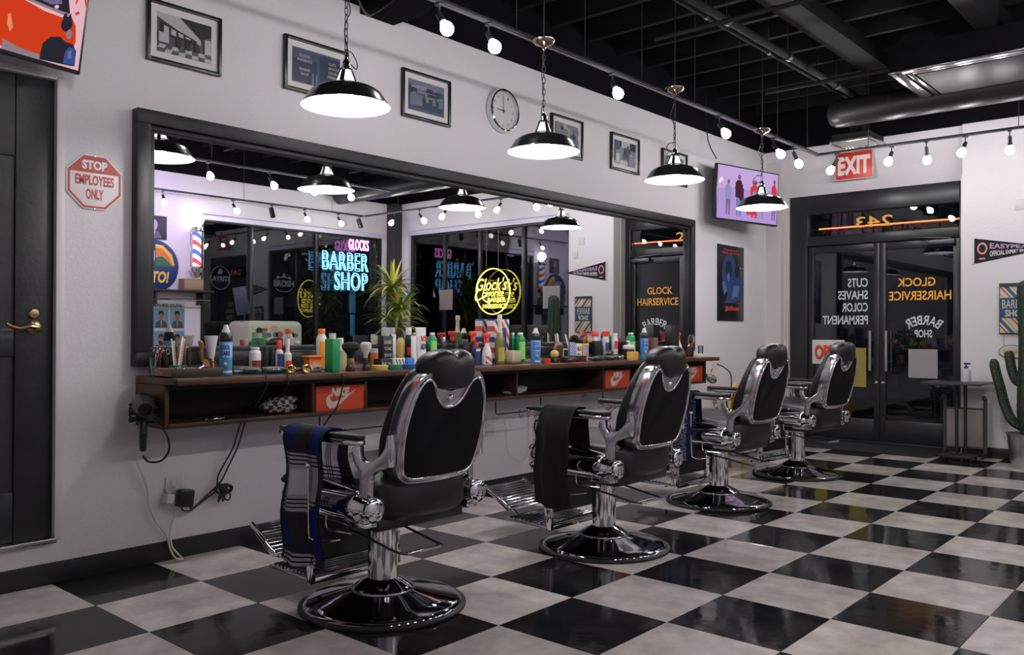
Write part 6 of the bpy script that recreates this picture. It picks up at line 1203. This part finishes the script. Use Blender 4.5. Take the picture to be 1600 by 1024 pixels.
# ---------------------------------------------------------------- window side of the room, seen in the mirror
def flat_disc(): pass
t = thing('neon_sign', 'pink and blue neon sign reading GLOCKS BARBER SHOP, seen in the mirror', 'neon sign', (4.22, YO+.10, 0))
bm = new(); box(bm, (-.46, -.010, 1.66), (.46, -.005, 2.46), .001); obj('clear_panel', bm, glassmat('acrylic', (.93, .93, .95), 1.3), t)
M_np = emis('pink_neon', (1., .28, .85), 5.); M_nb = emis('blue_neon', (.16, .55, 1.), 5.)
neon_text('tube_lettering', "GLOCKS", M_np, OO(.27, 2.36, .012), .36, .15, .0050, t); neon_text('tube_lettering', 'BARBER', M_nb, OO(.04, 2.11, .012), .80, .25, .0062, t); neon_text('tube_lettering', 'SHOP', M_nb, OO(.14, 1.83, .012), .58, .25, .0062, t)
for x in (-.3, .3): bm = new(); tube(bm, [(x, -.007, 2.46), (x, -.007, 2.56), (x, -.06, 2.60)], .0012, 4); obj('hanging_wire', bm, M_steel, t)
t = thing('neon_sign', 'round yellow neon sign with script lettering hanging in the street window, seen in the mirror', 'neon sign', (XF-.03, -.69, 1.665))
M_ny = emis('yellow_neon', (1., .82, .12), 5.); MM = tmat((0, 0, 0), (0, 1, 0), (0, 0, 1))
bm = new()
tube(bm, [(.31*math.cos(a), .31*math.sin(a), 0) for a in [2*PI*k/48 for k in range(48)]], .0065, 6, closed=True); obj('tube_circle', bm, M_ny, t, 80, M=MM)
text('tube_lettering', "Glock's", M_ny, MM @ Matrix.Translation((-.02, .10, 0)), .56, .17, t, bold=.0, shear=.35); text('tube_lettering', 'Favorite', M_ny, MM @ Matrix.Translation((.0, -.02, 0)), .40, .10, t, shear=.35)
text('tube_lettering', 'BARBER', M_ny, MM @ Matrix.Translation((.07, -.115, 0)), .32, .065, t); text('tube_lettering', 'HAIRSERVICE', M_ny, MM @ Matrix.Translation((.03, -.20, 0)), .42, .06, t)
bm = new(); tube(bm, smooth_pts([(-.27, .02, 0), (-.32, -.05, 0), (-.30, -.12, 0), (-.12, -.05, 0), (-.18, -.10, 0), (-.05, -.17, 0)], 4), .0065, 6); obj('tube_flourish', bm, M_ny, t, 80, M=MM)
for y in (-.12, .1): bm = new(); tube(bm, [(0, y, .30), (0, y, .95)], .0012, 4); obj('hanging_wire', bm, M_steel, t)
for i, (y0, y1, z0, z1, l, c) in enumerate(((-1.79, -1.52, 1.43, 1.72, 'pinkish paper sheet on the window, left of the yellow neon in the mirror', (.55, .46, .44)), (.14, .42, 1.42, 1.71, 'white paper sheet on the window, right of the yellow neon in the mirror', (.50, .50, .53)))): sheet('window_notice', y0, y1, z0, z1, mat('window_paper%d' % i, c, .8), l, XF+.03)
# window decals
def decal(label, x, z, ring):
    t = thing('window_decal', label, 'decal', (x, YO-.055, z)); D = mat('decal_grey', (.35, .37, .40), .6)
    return t, D
t, D = decal('round white window decal reading LAYRITE, seen in the mirror at left', 2.41, 1.79, True)
bm = new(); tube(bm, [(.135*math.cos(a), 0, .145*math.sin(a)) for a in [2*PI*k/32 for k in range(32)]], .005, 5, closed=True); obj('ring', bm, D, t, 80); text('lettering', 'LAYRITE', D, OO(0, -.01, 0), .28, .065, t, bold=.04)
bm = new(); prism(bm, [(-.04, .05), (-.02, .11), (0, .12), (.03, .10), (.02, .05)], 0, .001, 0, OO(0, 0, 0)); obj('figure_mark', bm, D, t)
t, D = decal('white window decal with a badge reading BROSH, seen in the mirror', 3.35, 1.77, False)
text('lettering', 'BROSH', D, OO(0, -.01, 0), .32, .09, t, bold=.04); bm = new(); prism(bm, [(-.12, .05), (-.10, .09), (-.04, .07), (0, .13), (.04, .07), (.10, .09), (.12, .05), (.0, .075)], 0, .001, 0, OO(0, 0, 0)); tube(bm, smooth_pts([(-.13, 0, -.07), (-.08, 0, -.11), (0, 0, -.12), (.08, 0, -.11), (.13, 0, -.07)], 4), .004, 5); obj('badge_mark', bm, D, t)
# blue banner under the neon sign, monitor post
t = thing('blue_banner', 'narrow blue vertical banner under the neon sign, seen in the mirror', 'banner', (4.44, YO+.04, 1.05)); bm = new(); box(bm, (-.05, -.006, .33), (.05, .006, .66), .002); box(bm, (-.04, -.006, 0), (.04, .006, .31), .002); obj('cloth', bm, mat('banner_blue', (.03, .16, .30), .6), t)
# dracaena
def strap(bm, base, az, el, L, w0, droop, col=0):
    P_ = []; p = Vector(base); d = Vector((math.cos(az)*math.cos(el), math.sin(az)*math.cos(el), math.sin(el))); side = Vector((-math.sin(az), math.cos(az), 0)); n = 7
    for i in range(n+1):
        P_.append(p.copy()); p = p+d*(L/n); d = (d+Vector((0, 0, -droop*(i+1)/n))).normalized()
    row = []
    for i, q in enumerate(P_):
        w_ = w0*(.55+.45*min(1, i/2))*(1-(i/n)**2.2)+.0008; row.append((bm.verts.new(q-side*w_), bm.verts.new(q+Vector((0, 0, -w_*.35))), bm.verts.new(q+side*w_)))
    for a, b in zip(row, row[1:]):
        for j in range(2): f = bm.faces.new((a[j], a[j+1], b[j+1], b[j])); f.material_index = col
t = thing('dracaena', 'potted palm-like plant with yellow green strap leaves in the window corner, seen in the mirror', 'potted plant', (4.62, -2.0, 0))
bm = new(); lathe(bm, [(.13, 0), (.17, .30), (.18, .31), (.165, .31), (.155, .27), (0, .27)], 28); obj('pot', bm, mat('white_planter', (.5, .48, .46), .5), t); bm = new(); lathe(bm, [(.155, .265), (.08, .28), (0, .282)], 18); obj('soil', bm, MATS['potting_soil'], t)
L1 = mat('leaf_yellow_green', (.60, .58, .10), .45); L2 = mat('leaf_green', (.16, .26, .06), .45)
rr = random.Random(9)
for tx, ty, tz in ((-.04, 0, 1.72), (.06, .06, 1.42), (-.02, .05, 1.22)):
    bm = new(); tube(bm, smooth_pts([(tx*.2, ty*.2, .26), (tx*.7, ty*.5, tz*.6), (tx, ty, tz)], 4), [.026]*4+[.020]*4+[.016], 10); obj('trunk', bm, mat('dracaena_bark', (.16, .10, .06), .8, bump=.5, bscale=40), t)
    for k in range(60):
        bm = new(); el = rr.uniform(-.35, 1.15); strap(bm, (tx, ty, tz+rr.uniform(-.04, .05)), rr.uniform(0, 6.28), el, rr.uniform(.34, .56), rr.uniform(.018, .028), rr.uniform(.15, .55)); obj('leaf', bm, L1 if rr.random() < .6 else L2, t, 60)
# red-lit purple object and second small plant glow behind: barber pole, signs and shelf on the wall left of the window
t = thing('barber_pole', 'lit barber pole with striped cylinder and globe lamp, seen in the mirror', 'barber pole', (2.005, YO+.10, 1.86))
bm = new(); lathe(bm, [(.0, -.10), (.03, -.09), (.05, -.05), (.075, -.03), (.078, .02), (.062, .03), (.062, .04)], 24); lathe(bm, [(.062, .46), (.062, .47), (.078, .48), (.078, .52), (.05, .54), (.045, .55)], 24); obj('chrome_caps', bm, M_chrome, t)
bm = new(); lathe(bm, [(.05, .03), (.05, .47)], 28)
m = stripes('pole_stripes', [(.75, .72, .75), (.60, .06, .06), (.75, .72, .75), (.05, .12, .50)], 5.5, .4, 55, 'XZ'); m.node_tree.nodes['Principled BSDF'].inputs['Emission Strength'].default_value = .9
m.node_tree.links.new(m.node_tree.nodes['Principled BSDF'].inputs['Base Color'].links[0].from_socket, m.node_tree.nodes['Principled BSDF'].inputs['Emission Color']); obj('striped_cylinder', bm, m, t)
bm = new(); sell(bm, (0, 0, .625), (.085, .085, .085), 2, 24, 16); obj('globe_lamp', bm, emis('pole_globe', (.95, .85, 1.), 9.), t); bm = new(); box(bm, (-.03, -.10, .05), (.03, -.05, .45), .004); obj('wall_bracket', bm, M_chrome, t); bm = new(); tube(bm, [(-.085, 0, .03), (-.085, 0, .48)], .004, 6); tube(bm, [(.085, 0, .03), (.085, 0, .48)], .004, 6); obj('side_rods', bm, M_chrome, t)
t = thing('portrait_print', 'small dark square portrait print on the lilac wall, seen in the mirror', 'print', (1.525, YO+.002, 2.345)); bm = new(); box(bm, (-.14, 0, -.14), (.14, .012, .14), .002); obj('canvas', bm, mat('portrait_dark', (.03, .02, .04), .5), t)
OI = tmat((0, .0135, 0), (1, 0, 0), (0, 0, 1)) @ Matrix.Identity(4)
def inward(parent, items, mats_, y=.013):
    bm = new()
    for i, (mi_, pts) in enumerate(items):
        f = bm.faces.new([bm.verts.new((p[0], y+.0003*(i+1), p[1])) for p in pts]); f.material_index = mi_
    obj('print', bm, mats_, parent, recalc=False)
inward(t, [(0, ell(-.02, .03, .045, .065)), (1, [(-.12, -.13), (-.09, -.05), (-.02, -.03), (.05, -.06), (.08, -.13)]), (0, [(-.04, -.04), (.0, -.04), (-.015, -.09)])], [mat('portrait_skin', (.32, .25, .38), .5), mat('portrait_coat', (.10, .07, .13), .5)])
t = thing('round_sign', 'large round blue sign with orange and green picture and yellow lettering, seen in the mirror', 'sign', (1.50, YO+.002, 1.885)); bm = new(); lathe(bm, [(.31, 0), (.315, .012), (.30, .020), (0, .020)], 44, Matrix.Rotation(-PI/2, 4, 'X')); obj('disc', bm, mat('sign_deep_blue', (.015, .035, .13), .4), t)
inward(t, [(0, [(.02, .0), (.02, .22), (.10, .22), (.20, .12), (.25, .0)]), (1, [(.02, .0), (.02, .10), (.10, .12), (.18, .06), (.24, .0)]), (2, [(.02, .22), (.10, .21), (.19, .12), (.23, .02), (.26, .02), (.22, .15), (.11, .25), (.02, .26)])], [mat('sign_orange', (.55, .16, .03), .5), mat('sign_hill_green', (.02, .13, .06), .5), mat('sign_gold', (.70, .42, .06), .5)], .021)
o = text('lettering', 'MOTTO!', MATS['sign_gold'], tmat((-.06, .0225, -.13), (1, 0, 0), (0, 0, 1)) @ Matrix.Diagonal((1, 1, -1, 1)), .50, .14, t, bold=.04, shear=.2); text('lettering', 'MM', mat('sign_lilac', (.5, .42, .6), .5), tmat((-.08, .0225, .12), (1, 0, 0), (0, 0, 1)) @ Matrix.Diagonal((1, 1, -1, 1)), .18, .12, t, bold=.04)
t = thing('wall_shelf', 'dark wall shelf with a chrome rail beside the window, seen in the mirror', 'shelf', (1.80, YO, 1.58)); bm = new(); box(bm, (-.60, 0, 0), (.37, .22, .025), .002); obj('board', bm, M_frame, t); bm = new(); tube(bm, [(-.60, .18, -.09), (.33, .18, -.09)], .008, 8); obj('rail', bm, M_chrome, t)
for x in (-.35, .25): bm = new(); box(bm, (x, 0, -.15), (x+.02, .18, 0), .002); obj('bracket', bm, M_iron, t)
t = thing('wooden_radio', 'small wooden box radio on the wall shelf, seen in the mirror', 'radio', (1.93, YO+.10, 1.6055)); bm = new(); box(bm, (-.13, -.06, 0), (.13, .07, .14), .006); obj('case', bm, mat('radio_wood', (.20, .13, .07), .5), t); bm = new(); box(bm, (-.115, .07, .015), (.115, .074, .125), .002); obj('grille_cloth', bm, mat('grille_cloth', (.30, .22, .12), .9), t)
t = thing('haircut_poster', 'large poster of four men portraits in squares under the shelf, seen in the mirror', 'poster', (1.64, YO+.002, 1.16)); bm = new(); box(bm, (-.33, 0, -.30), (.26, .008, .30), .001); obj('sheet', bm, mat('poster_paper', (.42, .45, .47), .6), t)
it_ = []; tm = [mat('poster_blue_grey', (.14, .24, .32), .6), mat('poster_skin_a', (.22, .11, .06), .6), mat('poster_hair', (.015, .012, .012), .6), mat('poster_shirt', (.05, .05, .06), .6), mat('poster_tie', (.35, .35, .18), .6)]
for i in range(3):
    for j in range(2):
        cx = -.24+i*.20; cz = .12-j*.28; it_ += [(0, [(cx-.09, cz-.13), (cx+.09, cz-.13), (cx+.09, cz+.11), (cx-.09, cz+.11)]), (3, [(cx-.08, cz-.13), (cx-.06, cz-.06), (cx, cz-.03), (cx+.06, cz-.06), (cx+.08, cz-.13)]), (1, ell(cx, cz+.015, .032, .048)), (2, [(cx-.034, cz+.02), (cx-.03, cz+.065), (cx, cz+.078), (cx+.03, cz+.065), (cx+.034, cz+.02), (cx, cz+.045)]), (4, [(cx-.008, cz-.04), (cx+.008, cz-.04), (cx+.003, cz-.12), (cx-.003, cz-.12)])]
inward(t, it_, tm, .009)
o = text('lettering', 'SIGNATURE CUTS', BK, tmat((-.03, .0115, .26), (1, 0, 0), (0, 0, 1)) @ Matrix.Diagonal((1, 1, -1, 1)), .5, .035, t, bold=.03)
t = thing('sticker_case', 'cream rounded retro cabinet covered in stickers below the window, seen in the mirror', 'cabinet', (2.70, YO+.50, 0))
bm = new(); box(bm, (-.37, -.28, .02), (.39, .28, 1.24), .08, None, 5); obj('body', bm, mat('cream_enamel', (.42, .42, .32), .4), t)
rr = random.Random(4); sm = [mat('sticker_%d' % i, c, .5) for i, c in enumerate(((.02, .02, .025), (.35, .08, .05), (.10, .14, .20), (.45, .30, .22), (.5, .48, .42), (.12, .20, .10)))]
for k in range(46):
    a, b = rr.uniform(.03, .055), rr.uniform(.025, .05); cx, cz = -.33+.075*(k % 10)+rr.uniform(-.02, .02), .80+.085*(k//10)+rr.uniform(-.02, .02); c = rr.randrange(6)
    if abs(cx) > .34 or cz > 1.15: continue
    bm = new(); pts = ell(cx, cz, a, b, 12 if k % 3 else 4, .78 if k % 3 == 0 else 0); f = bm.faces.new([bm.verts.new((p[0], .281, p[1])) for p in pts]); r = bmesh.ops.extrude_face_region(bm, geom=[f]); bmesh.ops.translate(bm, vec=(0, .0008, 0), verts=[g for g in r['geom'] if isinstance(g, bmesh.types.BMVert)]); obj('sticker', bm, sm[c], t)
bm = new(); tube(bm, smooth_pts([(-.28, .285, .86), (-.15, .29, .98), (0, .29, 1.02), (.15, .29, .98), (.28, .285, .86)], 5), .012, 6); obj('arch_trim', bm, M_iron, t)
t = thing('monitor', 'dark tablet screen on a stand on top of the sticker cabinet, seen in the mirror', 'screen', (2.42, YO+.50, 1.2405)); bm = new(); box(bm, (-.09, -.01, .08), (.09, .01, .42), .006, Matrix.Rotation(-.2, 4, 'Y')); obj('panel', bm, mat('tablet_back', (.03, .035, .07), .4), t); bm = new(); lathe(bm, [(.06, 0), (.06, .008), (.012, .012), (.012, .12)], 16); obj('stand', bm, BK, t)
# ---------------------------------------------------------------- lilac light strip above the windows
t = thing('led_strip', 'thin lilac light strip along the top of the windows, seen in the mirror', 'light strip', (0, 0, 2.575))
M_led = emis('lilac_led', (.70, .60, 1.), .55)
bm = new(); box(bm, (2.11, YO+.002, -.012), (5.02, YO+.012, .0)); box(bm, (XF-.012, -2.42, .03), (XF-.002, .58, .042)); obj('strip', bm, M_led, t)
# lights of the place that are not bulbs: the lilac spot washing the wall by the barber pole
ld = bpy.data.lights.new('lilac_wash', 'AREA'); ld.energy = 14; ld.color = (.62, .38, 1.); ld.size = .25; lo = bpy.data.objects.new('lilac_wash', ld); C.objects.link(lo); lo.location = (1.3, -1.6, 2.72); lo.rotation_euler = (math.radians(-60), 0, 0)
for a, b in (('floor_sign', None),): pass
